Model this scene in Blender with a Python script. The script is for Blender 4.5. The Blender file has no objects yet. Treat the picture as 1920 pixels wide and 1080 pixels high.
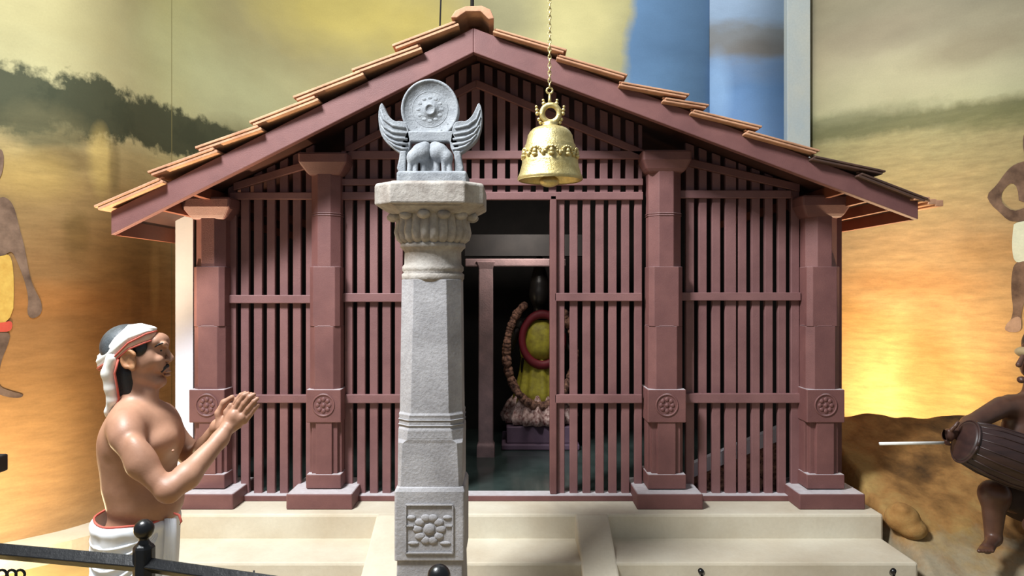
import bpy, bmesh, math, random
import numpy as np
from mathutils import Vector, Matrix
random.seed(7)
C = bpy.context.scene.collection
FPX = 1400.0; CAMZ = 1.75

# ---------------------------------------------------------------- camera, world, lights, exposure
cam = bpy.data.cameras.new('camera'); camo = bpy.data.objects.new('camera', cam); C.objects.link(camo)
camo.location = (0, 0, CAMZ); camo.rotation_euler = (math.pi/2, 0, 0)
cam.sensor_width = 36; cam.lens = 36*FPX/1920; cam.clip_start = .05
bpy.context.scene.camera = camo
vs = bpy.context.scene.view_settings
vs.view_transform = 'Standard'; vs.look = 'None'; vs.gamma = 1; vs.exposure = 0.0
try: vs.use_curve_mapping = False
except Exception: pass
w = bpy.data.worlds.new('hall'); bpy.context.scene.world = w; w.use_nodes = True
w.node_tree.nodes['Background'].inputs[0].default_value = (.86, .93, 1, 1)
w.node_tree.nodes['Background'].inputs[1].default_value = .30

def area(name, loc, target, size, power, col=(1, 1, 1), sy=None, spread=None):
    l = bpy.data.lights.new(name, 'AREA'); l.energy = power; l.color = col; l.size = size
    if sy: l.shape = 'RECTANGLE'; l.size_y = sy
    if spread: l.spread = math.radians(spread)
    o = bpy.data.objects.new(name, l); C.objects.link(o); o.location = loc
    o.rotation_euler = (Vector(target)-Vector(loc)).to_track_quat('-Z', 'Y').to_euler(); return o
def spot(name, loc, target, power, col, ang=100, blend=.8, rad=.06):
    l = bpy.data.lights.new(name, 'SPOT'); l.energy = power; l.color = col; l.spot_size = math.radians(ang)
    l.spot_blend = blend; l.shadow_soft_size = rad
    o = bpy.data.objects.new(name, l); C.objects.link(o); o.location = loc
    o.rotation_euler = (Vector(target)-Vector(loc)).to_track_quat('-Z', 'Y').to_euler(); return o
area('ceiling_light_hall', (-2.2, 1.6, 5.6), (-.2, 4.6, .8), 1.0, 650, (.95, .98, 1))
area('ceiling_light_back', (.8, 6.3, 6.2), (.8, 7.6, 2.5), 4.0, 60, (1, .96, .86), sy=.6)
def bulb(name, loc, power, col, rad=.07):
    l = bpy.data.lights.new(name, 'POINT'); l.energy = power; l.color = col; l.shadow_soft_size = rad
    o = bpy.data.objects.new(name, l); C.objects.link(o); o.location = loc; return o
WARM = (1, .79, .48)
bulb('floor_uplight_left', (-3.0, 4.12, .3), 44, WARM)
bulb('floor_uplight_right', (2.75, 6.3, .45), 160, WARM)
bulb('floor_uplight_drummer', (3.6, 5.75, .35), 50, WARM)
spot('eave_uplight_left', (-2.66, 4.42, .3), (-2.12, 4.5, 2.3), 620, (1, .80, .52), 42, .8, .05)
spot('eave_uplight_right', (2.62, 4.85, .75), (2.28, 4.95, 2.3), 210, (1, .78, .48), 60, .8, .05)
area('sanctum_fill', (.1, 5.6, 2.3), (.2, 6.4, .9), .25, 9, (1, .93, .85))  # unseen fill light, added to brighten the idol inside

# ---------------------------------------------------------------- helpers
def P(px, py, Y): return Vector(((px-960)*Y/FPX, Y, CAMZ-(py-540)*Y/FPX))
def srgb(r, g, b):
    f = lambda c: ((c/255+.055)/1.055)**2.4 if c/255 > .04045 else c/255/12.92
    return (f(r), f(g), f(b), 1)

class NT:
    def __init__(s, m): s.m = m; s.t = m.node_tree; s.n = s.t.nodes; s.l = s.t.links
    def add(s, k, **kw):
        x = s.n.new(k)
        for a, b in kw.items(): setattr(x, a, b)
        return x
    def put(s, sock, v):
        if isinstance(v, bpy.types.NodeSocket): s.l.new(v, sock)
        else: sock.default_value = v
    def math(s, op, a, b=0., c=None, clamp=False):
        x = s.add('ShaderNodeMath', operation=op, use_clamp=clamp); s.put(x.inputs[0], a); s.put(x.inputs[1], b)
        if c is not None: s.put(x.inputs[2], c)
        return x.outputs[0]
    def noise(s, vec, scale, detail=4, rough=.55):
        x = s.add('ShaderNodeTexNoise'); s.l.new(vec, x.inputs['Vector']); x.inputs['Scale'].default_value = scale
        x.inputs['Detail'].default_value = detail; x.inputs['Roughness'].default_value = rough; return x.outputs['Fac']
    def mapping(s, vec, scale=(1, 1, 1), loc=(0, 0, 0)):
        x = s.add('ShaderNodeMapping'); s.l.new(vec, x.inputs[0]); x.inputs['Scale'].default_value = scale
        x.inputs['Location'].default_value = loc; return x.outputs[0]
    def mix(s, f, a, b, mode='MIX'):
        x = s.add('ShaderNodeMix', data_type='RGBA', blend_type=mode)
        s.put(x.inputs[0], f); s.put(x.inputs[6], a); s.put(x.inputs[7], b); return x.outputs[2]
    def ramp(s, f, stops, interp='LINEAR'):
        x = s.add('ShaderNodeValToRGB'); e = x.color_ramp.elements; x.color_ramp.interpolation = interp
        while len(e) > 1: e.remove(e[-1])
        e[0].position = stops[0][0]; e[0].color = stops[0][1]
        for p, c in stops[1:]:
            k = e.new(p); k.color = c
        s.l.new(f, x.inputs[0]); return x.outputs[0]

def base_mat(name):
    m = bpy.data.materials.new(name); m.use_nodes = True; nt = NT(m); return m, nt, nt.n['Principled BSDF']
def mat(name, col, rough=.6, metal=0., col2=None, scale=6, contrast=.5, fine=60, fineamt=.12, bump=.0, bscale=80, coat=0, stretch=(1, 1, 1), spec=.5, top_tint=False):
    m, nt, b = base_mat(name)
    tc = nt.add('ShaderNodeTexCoord').outputs['Object']; v = nt.mapping(tc, stretch)
    c2 = col2 or tuple(x*.7 for x in col[:3])+(1,)
    f = nt.noise(v, scale, 5, .6)
    f = nt.math('MULTIPLY_ADD', nt.math('SUBTRACT', f, .5), 1/max(contrast, .05), .5, True)
    c = nt.mix(f, c2, col)
    g = nt.noise(v, fine, 3)
    g = nt.math('MULTIPLY_ADD', g, 2*fineamt, 1-fineamt)
    cc = nt.add('ShaderNodeCombineColor'); [nt.l.new(g, cc.inputs[i]) for i in range(3)]
    c = nt.mix(1., c, cc.outputs[0], 'MULTIPLY')
    nt.l.new(c, b.inputs['Base Color'])
    b.inputs['Roughness'].default_value = rough; b.inputs['Metallic'].default_value = metal
    b.inputs['Specular IOR Level'].default_value = spec
    if coat: b.inputs['Coat Weight'].default_value = coat
    if top_tint:  # mixes a pale grey into upward-facing faces, broken up by noise
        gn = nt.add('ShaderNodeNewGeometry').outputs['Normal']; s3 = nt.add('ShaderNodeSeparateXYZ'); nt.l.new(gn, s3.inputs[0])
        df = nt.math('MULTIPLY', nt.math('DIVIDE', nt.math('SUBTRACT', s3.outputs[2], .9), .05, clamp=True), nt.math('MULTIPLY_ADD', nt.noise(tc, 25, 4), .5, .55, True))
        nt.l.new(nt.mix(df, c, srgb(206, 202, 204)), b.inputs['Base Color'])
    if bump:
        bp = nt.add('ShaderNodeBump'); bp.inputs['Strength'].default_value = bump; bp.inputs['Distance'].default_value = .004
        nt.l.new(nt.noise(tc, bscale, 6, .65), bp.inputs['Height']); nt.l.new(bp.outputs[0], b.inputs['Normal'])
    return m

M = dict(
    wood=mat('maroon_painted_wood', srgb(120, 79, 75), .6, col2=srgb(96, 60, 59), scale=5, bump=.35, bscale=160, fineamt=.16, fine=200, top_tint=True),
    slat=mat('maroon_slat_paint', srgb(131, 92, 90), .6, col2=srgb(104, 69, 69), scale=4, bump=.35, bscale=150, fineamt=.18, fine=200),
    darkwood=mat('dark_stained_wood', srgb(70, 36, 28), .6, col2=srgb(45, 24, 20), scale=4),
    fascia=mat('fascia_wood', srgb(120, 62, 40), .6, scale=4),
    tile=mat('terracotta_roof_tile', srgb(200, 152, 118), .8, col2=srgb(150, 106, 80), scale=7, bump=.5, bscale=60, fineamt=.2, fine=50),
    tiledark=mat('dark_roof_tile', srgb(88, 60, 48), .8, col2=srgb(60, 42, 36), scale=9, bump=.5, bscale=60),  # darker tile tone for the lowest courses of the right slope
    stone=mat('grey_granite', srgb(176, 174, 176), .8, col2=srgb(124, 122, 124), scale=5, contrast=.55, bump=.8, bscale=70, fineamt=.22, fine=90),
    stonew=mat('weathered_capital_stone', srgb(184, 178, 170), .8, col2=srgb(118, 108, 100), scale=9, contrast=.5, bump=.9, bscale=60, fineamt=.25, fine=70),
    emblem=mat('blue_grey_granite', srgb(160, 164, 168), .75, col2=srgb(104, 108, 114), scale=14, contrast=.6, bump=.9, bscale=110, fineamt=.2, fine=120),
    darkstone=mat('dark_carved_stone', srgb(104, 108, 112), .75, col2=srgb(60, 62, 66), scale=30, contrast=.5),
    plaster=mat('cream_step_plaster', srgb(210, 203, 184), .75, col2=srgb(188, 174, 150), scale=2.2, contrast=.5, bump=.4, bscale=40, fineamt=.07, fine=50),
    floor=mat('ochre_hall_floor', srgb(176, 150, 92), .5, col2=srgb(140, 116, 70), scale=3),
    white=mat('white_wall_paint', srgb(225, 224, 232), .7, col2=srgb(210, 208, 220), scale=3, fineamt=.04),
    skin=mat('painted_skin', srgb(186, 142, 116), .5, col2=srgb(144, 102, 80), scale=5.5, contrast=.65, fineamt=.06, fine=90, bump=.15, bscale=90),
    skindark=mat('dark_painted_skin', srgb(100, 68, 52), .42, col2=srgb(66, 42, 34), scale=7),
    skinlid=mat('eyelid_skin', srgb(128, 88, 68), .5, col2=srgb(104, 70, 54)),
    ear=mat('ear_skin', srgb(206, 160, 116), .45, col2=srgb(160, 104, 70), scale=30),
    hair=mat('black_hair', srgb(30, 30, 33), .35, col2=srgb(14, 14, 16), scale=40, stretch=(1, 1, .2), bump=.6, bscale=120),
    hairtop=mat('grey_black_hair', srgb(92, 98, 102), .45, col2=srgb(36, 38, 42), scale=16, contrast=.5, stretch=(1, 1, .6), bump=.5, bscale=110),
    cloth=mat('white_cotton', srgb(238, 240, 242), .8, col2=srgb(216, 220, 226), scale=8, fineamt=.03),
    turban=mat('white_turban_cotton', srgb(240, 240, 234), .8, col2=srgb(226, 220, 208), scale=12, fineamt=.03),
    border=mat('red_cloth_border', srgb(190, 74, 62), .8, col2=srgb(206, 110, 92), scale=14),
    cream=mat('peach_turban_underside', srgb(238, 214, 188), .8, col2=srgb(222, 170, 146), scale=14),
    eye=mat('eye_white', srgb(225, 215, 210), .3), iris=mat('eye_iris', srgb(20, 14, 12), .3),
    lip=mat('lip', srgb(150, 92, 82), .45),
    gold=mat('gilded_brass', srgb(226, 210, 152), .33, .7, col2=srgb(188, 166, 104), scale=22, bump=.7, bscale=110),
    black=mat('black_gloss_paint', srgb(16, 17, 20), .32, col2=srgb(9, 9, 11), scale=14, bump=.3, bscale=40),
    blackm=mat('black_matt_plastic', srgb(16, 16, 18), .6),
    drum=mat('dark_drum_wood', srgb(66, 44, 40), .45, col2=srgb(36, 24, 24), scale=8, stretch=(.4, 1, 3)),
    darkcloth=mat('dark_brown_cloth', srgb(48, 30, 24), .8), band=mat('pale_headband', srgb(170, 150, 110), .8),
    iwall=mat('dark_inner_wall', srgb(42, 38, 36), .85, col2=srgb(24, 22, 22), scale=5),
    ipillar=mat('inner_pillar_stone', srgb(140, 112, 112), .8, col2=srgb(100, 84, 84), scale=7, bump=.6),
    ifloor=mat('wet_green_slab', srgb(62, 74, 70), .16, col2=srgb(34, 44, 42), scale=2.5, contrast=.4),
    garland=mat('dried_flower_garland', srgb(150, 110, 90), .9, col2=srgb(60, 36, 32), scale=40, contrast=.25),
    yellow=mat('yellow_silk', srgb(190, 180, 60), .6, col2=srgb(140, 130, 50), scale=18, contrast=.4),
    red=mat('crimson_silk', srgb(120, 26, 40), .6), frill=mat('pink_white_petals', srgb(214, 186, 176), .8, col2=srgb(110, 60, 56), scale=40, contrast=.3),
    idol=mat('black_stone_idol', srgb(44, 40, 38), .4), pedestal=mat('purple_grey_pedestal', srgb(96, 74, 92), .7, scale=6),
    rock=None, whitestick=mat('white_stick_paint', srgb(240, 240, 236), .4),
)

class MB:
    def __init__(s): s.v = []; s.f = []; s.sm = []
    def add(s, v, f, smooth=False):
        o = len(s.v); s.v += [tuple(x) for x in v]; s.f += [tuple(i+o for i in q) for q in f]; s.sm += [smooth]*len(f); return s
    def box(s, x0, x1, y0, y1, z0, z1):
        v = [(x, y, z) for z in (z0, z1) for y in (y0, y1) for x in (x0, x1)]
        return s.add(v, [(0, 2, 3, 1), (4, 5, 7, 6), (0, 1, 5, 4), (1, 3, 7, 5), (3, 2, 6, 7), (2, 0, 4, 6)])
    def prism(s, poly, y0, y1):            # poly in (x, z), extruded along y
        n = len(poly); v = [(x, y0, z) for x, z in poly]+[(x, y1, z) for x, z in poly]
        return s.add(v, [tuple(range(n)), tuple(range(2*n-1, n-1, -1))]+[(i, i+n, (i+1) % n+n, (i+1) % n) for i in range(n)])
    def zprism(s, poly, z0, z1):
        n = len(poly); v = [(x, y, z0) for x, y in poly]+[(x, y, z1) for x, y in poly]
        return s.add(v, [tuple(range(n-1, -1, -1)), tuple(range(n, 2*n))]+[(i, (i+1) % n, (i+1) % n+n, i+n) for i in range(n)])
    def xprism(s, poly, x0, x1):           # poly in (y, z)
        n = len(poly); v = [(x0, y, z) for y, z in poly]+[(x1, y, z) for y, z in poly]
        return s.add(v, [tuple(range(n)), tuple(range(2*n-1, n-1, -1))]+[(i, i+n, (i+1) % n+n, (i+1) % n) for i in range(n)])
    def loft(s, rings, smooth=False, cap=True):
        n = len(rings[0]); v = [p for r in rings for p in r]; f = []
        for k in range(len(rings)-1):
            for i in range(n): f.append((k*n+i, k*n+(i+1) % n, (k+1)*n+(i+1) % n, (k+1)*n+i))
        if cap: f.append(tuple(range(n-1, -1, -1))); f.append(tuple((len(rings)-1)*n+i for i in range(n)))
        return s.add(v, f, smooth)
    def lathe(s, c, prof, n=32, smooth=True, rot=0, fn=None, cap=True):   # prof: (r, z)
        rings = []
        for r, z in prof:
            rings.append([(c[0]+r*(fn(a, r, z) if fn else 1)*math.cos(a), c[1]+r*(fn(a, r, z) if fn else 1)*math.sin(a), c[2]+z)
                          for a in [rot+2*math.pi*i/n for i in range(n)]])
        return s.loft(rings, smooth, cap)
    def tube(s, pts, r, n=10, smooth=True, flat=1., cap=True):
        pts = [Vector(p) for p in pts]; rr = r if isinstance(r, (list, tuple)) else [r]*len(pts); rings = []
        up = Vector((0, 0, 1)) if abs((pts[-1]-pts[0]).normalized().z) < .9 else Vector((0, 1, 0))
        for i, p in enumerate(pts):
            t = (pts[min(i+1, len(pts)-1)]-pts[max(i-1, 0)]).normalized()
            a = t.cross(up).normalized(); b = a.cross(t).normalized()
            rings.append([p+a*rr[i]*math.cos(q)+b*rr[i]*flat*math.sin(q) for q in [2*math.pi*k/n for k in range(n)]])
        return s.loft(rings, smooth, cap)
    def torus(s, c, R, r, ax='y', n=28, m=10, sx=1., sz=1.):
        rings = []
        for i in range(n+1):
            a = 2*math.pi*i/n; row = []
            for k in range(m):
                b = 2*math.pi*k/m; q = R+r*math.cos(b); h = r*math.sin(b)
                x, y, z = q*math.cos(a)*sx, h, q*math.sin(a)*sz
                if ax == 'z': x, y, z = x, z, h
                if ax == 'x': x, y, z = h, x, z
                row.append((c[0]+x, c[1]+y, c[2]+z))
            rings.append(row)
        return s.loft(rings, True, False)
    def ball(s, c, r, n=20, m=12, sc=(1, 1, 1)):
        return s.lathe((0, 0, 0), [(0.0001 if k in (0, m) else math.sin(math.pi*k/m), -math.cos(math.pi*k/m)) for k in range(m+1)], n).xf(
            lambda p: (c[0]+p[0]*r*sc[0], c[1]+p[1]*r*sc[1], c[2]+p[2]*r*sc[2]), (m+1)*n)
    def xf(s, fn, last):
        for i in range(len(s.v)-last, len(s.v)): s.v[i] = fn(s.v[i])
        return s
    def build(s, name, m, parent=None, bevel=0, seg=2, sub=0):
        me = bpy.data.meshes.new(name); me.from_pydata(s.v, [], s.f); me.polygons.foreach_set('use_smooth', s.sm)
        bm = bmesh.new(); bm.from_mesh(me); bmesh.ops.recalc_face_normals(bm, faces=bm.faces); bm.to_mesh(me); bm.free()
        me.materials.append(m); o = bpy.data.objects.new(name, me); C.objects.link(o)
        if parent: attach(o, parent)
        if bevel:
            b = o.modifiers.new('bevel', 'BEVEL'); b.width = bevel; b.segments = seg; b.limit_method = 'ANGLE'
        if sub:
            b = o.modifiers.new('sub', 'SUBSURF'); b.levels = b.render_levels = sub
        return o
def attach(o, parent):
    o.parent = parent
    if parent.type == 'EMPTY': o.matrix_parent_inverse = Matrix.Translation(-parent.location)
def tag(o, label=None, cat=None, group=None, kind=None):
    if label: o['label'] = label
    if cat: o['category'] = cat
    if group: o['group'] = group
    if kind: o['kind'] = kind
    return o
def empty(name, loc, label, cat, group=None):
    o = bpy.data.objects.new(name, None); C.objects.link(o); o.location = loc; o.empty_display_size = .1
    return tag(o, label, cat, group)

# ---------------------------------------------------------------- implicit surfaces -> one continuous mesh
class SDF:
    def __init__(s, lo, hi, h, fine=()):      # fine: list of (lo, hi, h) boxes whose axes get refined
        ax = []
        for k in range(3):
            c = [lo[k]]
            while c[-1] < hi[k]:
                st = h
                for fl, fh, hh in fine:
                    if fl[k]-h <= c[-1] <= fh[k]: st = min(st, hh)
                c.append(c[-1]+st)
            ax.append(np.array(c))
        s.ax = ax; s.F = np.full([len(a) for a in ax], .5, dtype=np.float32)
    def sl(s, lo, hi):
        r = []
        for k in range(3):
            i = np.searchsorted(s.ax[k], lo[k]); j = np.searchsorted(s.ax[k], hi[k]); r.append(slice(i, j))
        g = np.meshgrid(*[s.ax[k][r[k]] for k in range(3)], indexing='ij', sparse=True)
        return tuple(r), g
    def comb(s, sli, d, k, op):
        A = s.F[sli]
        if A.size == 0: return
        d = d.astype(np.float32)
        if op == 'add':
            h = np.clip(.5+.5*(A-d)/k, 0, 1); s.F[sli] = A*(1-h)+d*h-k*h*(1-h)
        else:
            h = np.clip(.5-.5*(A+d)/k, 0, 1); s.F[sli] = A*(1-h)+(-d)*h+k*h*(1-h)
    def cap(s, a, b, ra, rb=None, k=.02, op='add', flat=None):
        rb = ra if rb is None else rb; a = np.array(a, float); b = np.array(b, float); m = max(ra, rb)+k+.03
        sli, (X, Y, Z) = s.sl(np.minimum(a, b)-m, np.maximum(a, b)+m)
        ba = b-a; L = ba@ba
        t = np.clip(((X-a[0])*ba[0]+(Y-a[1])*ba[1]+(Z-a[2])*ba[2])/L, 0, 1)
        d = np.sqrt((X-a[0]-t*ba[0])**2+(Y-a[1]-t*ba[1])**2+(Z-a[2]-t*ba[2])**2)-(ra+(rb-ra)*t)
        s.comb(sli, d, k, op); return s
    def ell(s, c, r, yaw=0, pitch=0, k=.02, op='add'):     # yaw about z, pitch about local y
        c = np.array(c, float); R = (Matrix.Rotation(yaw, 3, 'Z') @ Matrix.Rotation(pitch, 3, 'Y')).transposed()
        R = np.array(R); m = max(r)+k+.03; sli, (X, Y, Z) = s.sl(c-m, c+m)
        x, y, z = X-c[0], Y-c[1], Z-c[2]
        q = [R[i, 0]*x+R[i, 1]*y+R[i, 2]*z for i in range(3)]
        k0 = np.sqrt((q[0]/r[0])**2+(q[1]/r[1])**2+(q[2]/r[2])**2); k1 = np.sqrt((q[0]/r[0]**2)**2+(q[1]/r[1]**2)**2+(q[2]/r[2]**2)**2)+1e-6
        s.comb(sli, k0*(k0-1)/k1, k, op); return s
    def chain(s, pts, rs, k=.01):
        for i in range(len(pts)-1): s.cap(pts[i], pts[i+1], rs[i], rs[i+1], k)
        return s
    def build(s, name, m, parent=None):
        F = s.F; ax = s.ax; n = F.shape; cs = [x-1 for x in n]
        acc = np.zeros(cs+[3]); cnt = np.zeros(cs)
        co = np.meshgrid(*ax, indexing='ij', sparse=True)
        def sub(A, dx, dy, dz): return A[dx:dx+cs[0], dy:dy+cs[1], dz:dz+cs[2]]
        for axis in range(3):
            oth = [k for k in range(3) if k != axis]
            for u in (0, 1):
                for w_ in (0, 1):
                    o0 = [0, 0, 0]; o0[oth[0]] = u; o0[oth[1]] = w_; o1 = list(o0); o1[axis] = 1
                    A = sub(F, *o0); B = sub(F, *o1); mk = (A < 0) != (B < 0)
                    I = np.nonzero(mk); a = A[I]; b = B[I]; t = a/(a-b)
                    p = np.stack([ax[k][I[k]+o0[k]] for k in range(3)], 1)
                    p[:, axis] += t*(ax[axis][I[axis]+1]-ax[axis][I[axis]])
                    acc[I] += p; cnt[I] += 1
        idx = -np.ones(cs, dtype=np.int64); I = np.nonzero(cnt); idx[I] = np.arange(len(I[0])); V = acc[I]/cnt[I][:, None]
        faces = []
        for axis in range(3):
            oth = [(axis+1) % 3, (axis+2) % 3]
            A = [slice(None)]*3; B = [slice(None)]*3; A[axis] = slice(0, -1); B[axis] = slice(1, None)
            mk = ((F[tuple(A)] < 0) != (F[tuple(B)] < 0)); sg = F[tuple(A)] < 0
            J = np.nonzero(mk); J = np.array(J); ok = (J[oth[0]] > 0) & (J[oth[1]] > 0) & (J[oth[0]] < cs[oth[0]]) & (J[oth[1]] < cs[oth[1]]) & (J[axis] < cs[axis])
            J = J[:, ok]; g = sg[tuple(J)]
            q = []
            for du, dv in ((1, 1), (0, 1), (0, 0), (1, 0)):
                K = J.copy(); K[oth[0]] -= du; K[oth[1]] -= dv; q.append(idx[tuple(K)])
            q = np.stack(q, 1); q[~g] = q[~g][:, ::-1]; faces.append(q)
        Q = np.concatenate(faces); Q = Q[(Q >= 0).all(1)]
        me = bpy.data.meshes.new(name); me.vertices.add(len(V)); me.vertices.foreach_set('co', V.ravel())
        me.loops.add(len(Q)*4); me.loops.foreach_set('vertex_index', Q.ravel().astype(np.int32))
        me.polygons.add(len(Q)); me.polygons.foreach_set('loop_start', np.arange(0, len(Q)*4, 4, dtype=np.int32))
        me.update(calc_edges=True); me.validate(); me.polygons.foreach_set('use_smooth', [True]*len(me.polygons))
        me.materials.append(m); o = bpy.data.objects.new(name, me); C.objects.link(o)
        if parent: attach(o, parent)
        return o

# ---------------------------------------------------------------- the mural walls
def chaikin(p, n):
    for _ in range(n):
        q = [p[0]]
        for a, b in zip(p, p[1:]):
            a, b = Vector(a), Vector(b); q += [tuple(a*.75+b*.25), tuple(a*.25+b*.75)]
        p = q+[p[-1]]
    return p
WL = chaikin([(-4.9, 3.1), (-3.26, 4.75), (-2.89, 5.17), (-2.80, 6.15), (-2.45, 7.1), (-1.9, 7.6), (-1.2, 7.6), (-.41, 7.6)], 3)
WB = [WL[-1], (2.75, 7.6)]
WR = [(2.97, 7.6), (4.7, 5.75)]
PATH = {'L': WL, 'B': WB, 'R': WR}
def hit(path, px, off=0.):
    d = Vector(((px-960)/FPX, 1.)); s = 0
    for a, b in zip(path, path[1:]):
        a, b = Vector(a), Vector(b); e = b-a; det = d.x*(-e.y)+e.x*d.y
        if abs(det) > 1e-9:
            t = (a.x*(-e.y)+e.x*a.y)/det; u = (d.x*a.y-d.y*a.x)/det
            if -1e-6 <= u <= 1+1e-6 and t > 0: return s+u*e.length, (a+e*u)-d.normalized()*off
        s += e.length
    return None
def uv(path, px, py):
    s, p = hit(PATH[path], px); return s, CAMZ-(py-540)*p.y/FPX, p.y
def wall(name, path, m, z0=0., z1=5.6, th=.12):
    p = [Vector(x) for x in path]; V = []; F = []; U = []; s = 0; ss = []
    for i, a in enumerate(p):
        if i: s += (a-p[i-1]).length
        ss.append(s)
    n = len(p)
    off = []
    for i in range(n):
        t = (p[min(i+1, n-1)]-p[max(i-1, 0)]).normalized(); off.append(Vector((-t.y, t.x))*th)
    for z in (z0, z1):
        for a in p: V.append((a.x, a.y, z))
    for z in (z0, z1):
        for a, o in zip(p, off): V.append((a.x+o.x, a.y+o.y, z))
    for i in range(n-1):
        F.append((i, i+1, n+i+1, n+i)); F.append((2*n+i+1, 2*n+i, 3*n+i, 3*n+i+1)); F.append((n+i, n+i+1, 3*n+i+1, 3*n+i)); F.append((i+1, i, 2*n+i, 2*n+i+1))
    F += [(0, n, 3*n, 2*n), (n-1, 3*n-1, 4*n-1, 2*n-1)]
    me = bpy.data.meshes.new(name); me.from_pydata(V, [], F); ul = me.uv_layers.new(name='UVMap')
    for l in me.loops:
        i = l.vertex_index % n; ul.data[l.index].uv = (ss[i], V[l.vertex_index][2])
    for k, f in enumerate(me.polygons): f.use_smooth = (k < 4*(n-1) and k % 4 == 0)
    me.materials.append(m); o = bpy.data.objects.new(name, me); C.objects.link(o); return tag(o, kind='structure')
def mural(name, path, ramp, blobs, streak=.16, yref=None, bands=(), skyline=230):
    """ramp: (py, rgb) at pixel column yref; blobs: (px,py,rx,ry,rgb,amount,soft,noise)"""
    m, nt, b = base_mat(name)
    uvn = nt.add('ShaderNodeUVMap').outputs[0]; sp = nt.add('ShaderNodeSeparateXYZ'); nt.l.new(uvn, sp.inputs[0]); u, v = sp.outputs[0], sp.outputs[1]
    wv = nt.mapping(uvn, (1.2, 3.0, 1)); n1 = nt.noise(wv, 1.6, 5); v2 = nt.math('ADD', v, nt.math('MULTIPLY', nt.math('SUBTRACT', n1, .5), .35))
    st = []
    for py, c in ramp:
        z = uv(path, yref, py)[1]; st.append((min(max(z/5.2, 0), 1), srgb(*c)))
    st.sort(key=lambda t: t[0]); col = nt.ramp(nt.math('DIVIDE', v2, 5.2), st)
    for bl in blobs:
        px, py, rx, ry, c, amt, soft, nz = bl[:8]; nsc = bl[8] if len(bl) > 8 else 3.
        s0, z0, Y = uv(path, px, py); k = Y/FPX
        s1 = (uv(path, min(max(px+rx, px), px+rx), py)[0]-s0) if hit(PATH[path], px+rx) else rx*k
        rx_, ry_ = abs(s1), ry*k
        nn = nt.math('SUBTRACT', nt.noise(nt.mapping(uvn, (1, 1, 1), (px*.013, py*.017, 0)), nsc, 6, .62), .5)
        du = nt.math('DIVIDE', nt.math('SUBTRACT', u, s0), rx_); dv = nt.math('DIVIDE', nt.math('SUBTRACT', v, z0), ry_)
        d = nt.math('SQRT', nt.math('ADD', nt.math('MULTIPLY', du, du), nt.math('MULTIPLY', dv, dv)))
        d = nt.math('ADD', d, nt.math('MULTIPLY', nn, nz))
        f = nt.math('DIVIDE', nt.math('SUBTRACT', 1+soft*.5, d), soft, clamp=True)
        f = nt.math('MULTIPLY', f, amt)
        col = nt.mix(f, col, srgb(*c))
    for px, wpx, c, amt in bands:          # sharp vertical seams / panels
        s0, _, Y = uv(path, px, 200); hw = wpx*Y/FPX/2
        f = nt.math('LESS_THAN', nt.math('ABSOLUTE', nt.math('SUBTRACT', u, s0)), hw); f = nt.math('MULTIPLY', f, amt)
        col = nt.mix(f, col, srgb(*c))
    g = nt.noise(nt.mapping(uvn, (1.1, 5.0, 1)), 3.2, 8, .72); g = nt.math('MULTIPLY_ADD', g, 2*streak*1.6, 1-streak*1.6)
    gs = nt.math('MULTIPLY_ADD', nt.noise(nt.mapping(uvn, (.7, 1.3, 1), (3, 5, 0)), 1.8, 6, .6), .5, .75)
    zc = uv(path, yref, skyline)[1]; mk = nt.math('DIVIDE', nt.math('SUBTRACT', v2, zc-.2), .4, clamp=True)
    g = nt.math('ADD', nt.math('MULTIPLY', g, nt.math('SUBTRACT', 1., mk)), nt.math('MULTIPLY', gs, mk))
    g2 = nt.noise(nt.mapping(uvn, (1., 1., 1)), 70, 2); g = nt.math('MULTIPLY', g, nt.math('MULTIPLY_ADD', g2, .16, .92))
    cc = nt.add('ShaderNodeCombineColor'); [nt.l.new(g, cc.inputs[i]) for i in range(3)]
    col = nt.mix(1., col, cc.outputs[0], 'MULTIPLY'); nt.l.new(col, b.inputs['Base Color'])
    b.inputs['Roughness'].default_value = .75; b.inputs['Specular IOR Level'].default_value = .2
    return m
DK = (54, 58, 42)
mL = mural('painted_landscape_left', 'L',
    [(-60, (142, 134, 96)), (60, (148, 141, 102)), (200, (160, 156, 118)), (262, (152, 138, 96)), (340, (142, 120, 78)), (470, (142, 112, 74)),
     (600, (158, 118, 76)), (760, (182, 144, 102)), (1000, (192, 160, 124))],
    [(330, 60, 60, 200, (160, 158, 106), .5, 1.2, .5), (640, 20, 150, 70, (172, 156, 86), .8, 1.2, .8), (790, 60, 80, 60, (168, 152, 84), .7, 1.2, .8), (420, 180, 150, 90, (160, 164, 128), .6, 1.2, .8),
     (480, 300, 130, 60, (84, 78, 48), .8, .7, .6),
     (30, 185, 90, 62, DK, .95, .3, 1.5, 8), (180, 205, 70, 60, DK, .97, .28, 1.5, 8), (300, 238, 90, 46, DK, .97, .28, 1.3, 8), (400, 262, 70, 34, DK, .95, .3, 1.3, 8),
     (90, 240, 80, 42, (84, 82, 58), .8, .7, 1.2, 5),
     (190, 300, 20, 56, (196, 174, 104), .55, .8, .6), (120, 300, 50, 22, (96, 78, 44), .6, .8, .7), (215, 315, 10, 50, (110, 96, 60), .6, .8, .5),
     (145, 440, 22, 40, (96, 80, 44), .55, .8, 1.1, 9), (60, 330, 80, 40, (176, 150, 84), .4, 1., .8), (290, 520, 8, 60, (206, 168, 110), .5, .8, .4),
     (120, 560, 120, 30, (184, 124, 66), .4, 1., 1.), (250, 700, 70, 200, (120, 78, 44), .55, 1., .7), (250, 480, 90, 60, (136, 98, 52), .5, 1., .8)],
    streak=.3, yref=120, bands=[(322, 3, (110, 104, 66), .6)])
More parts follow.
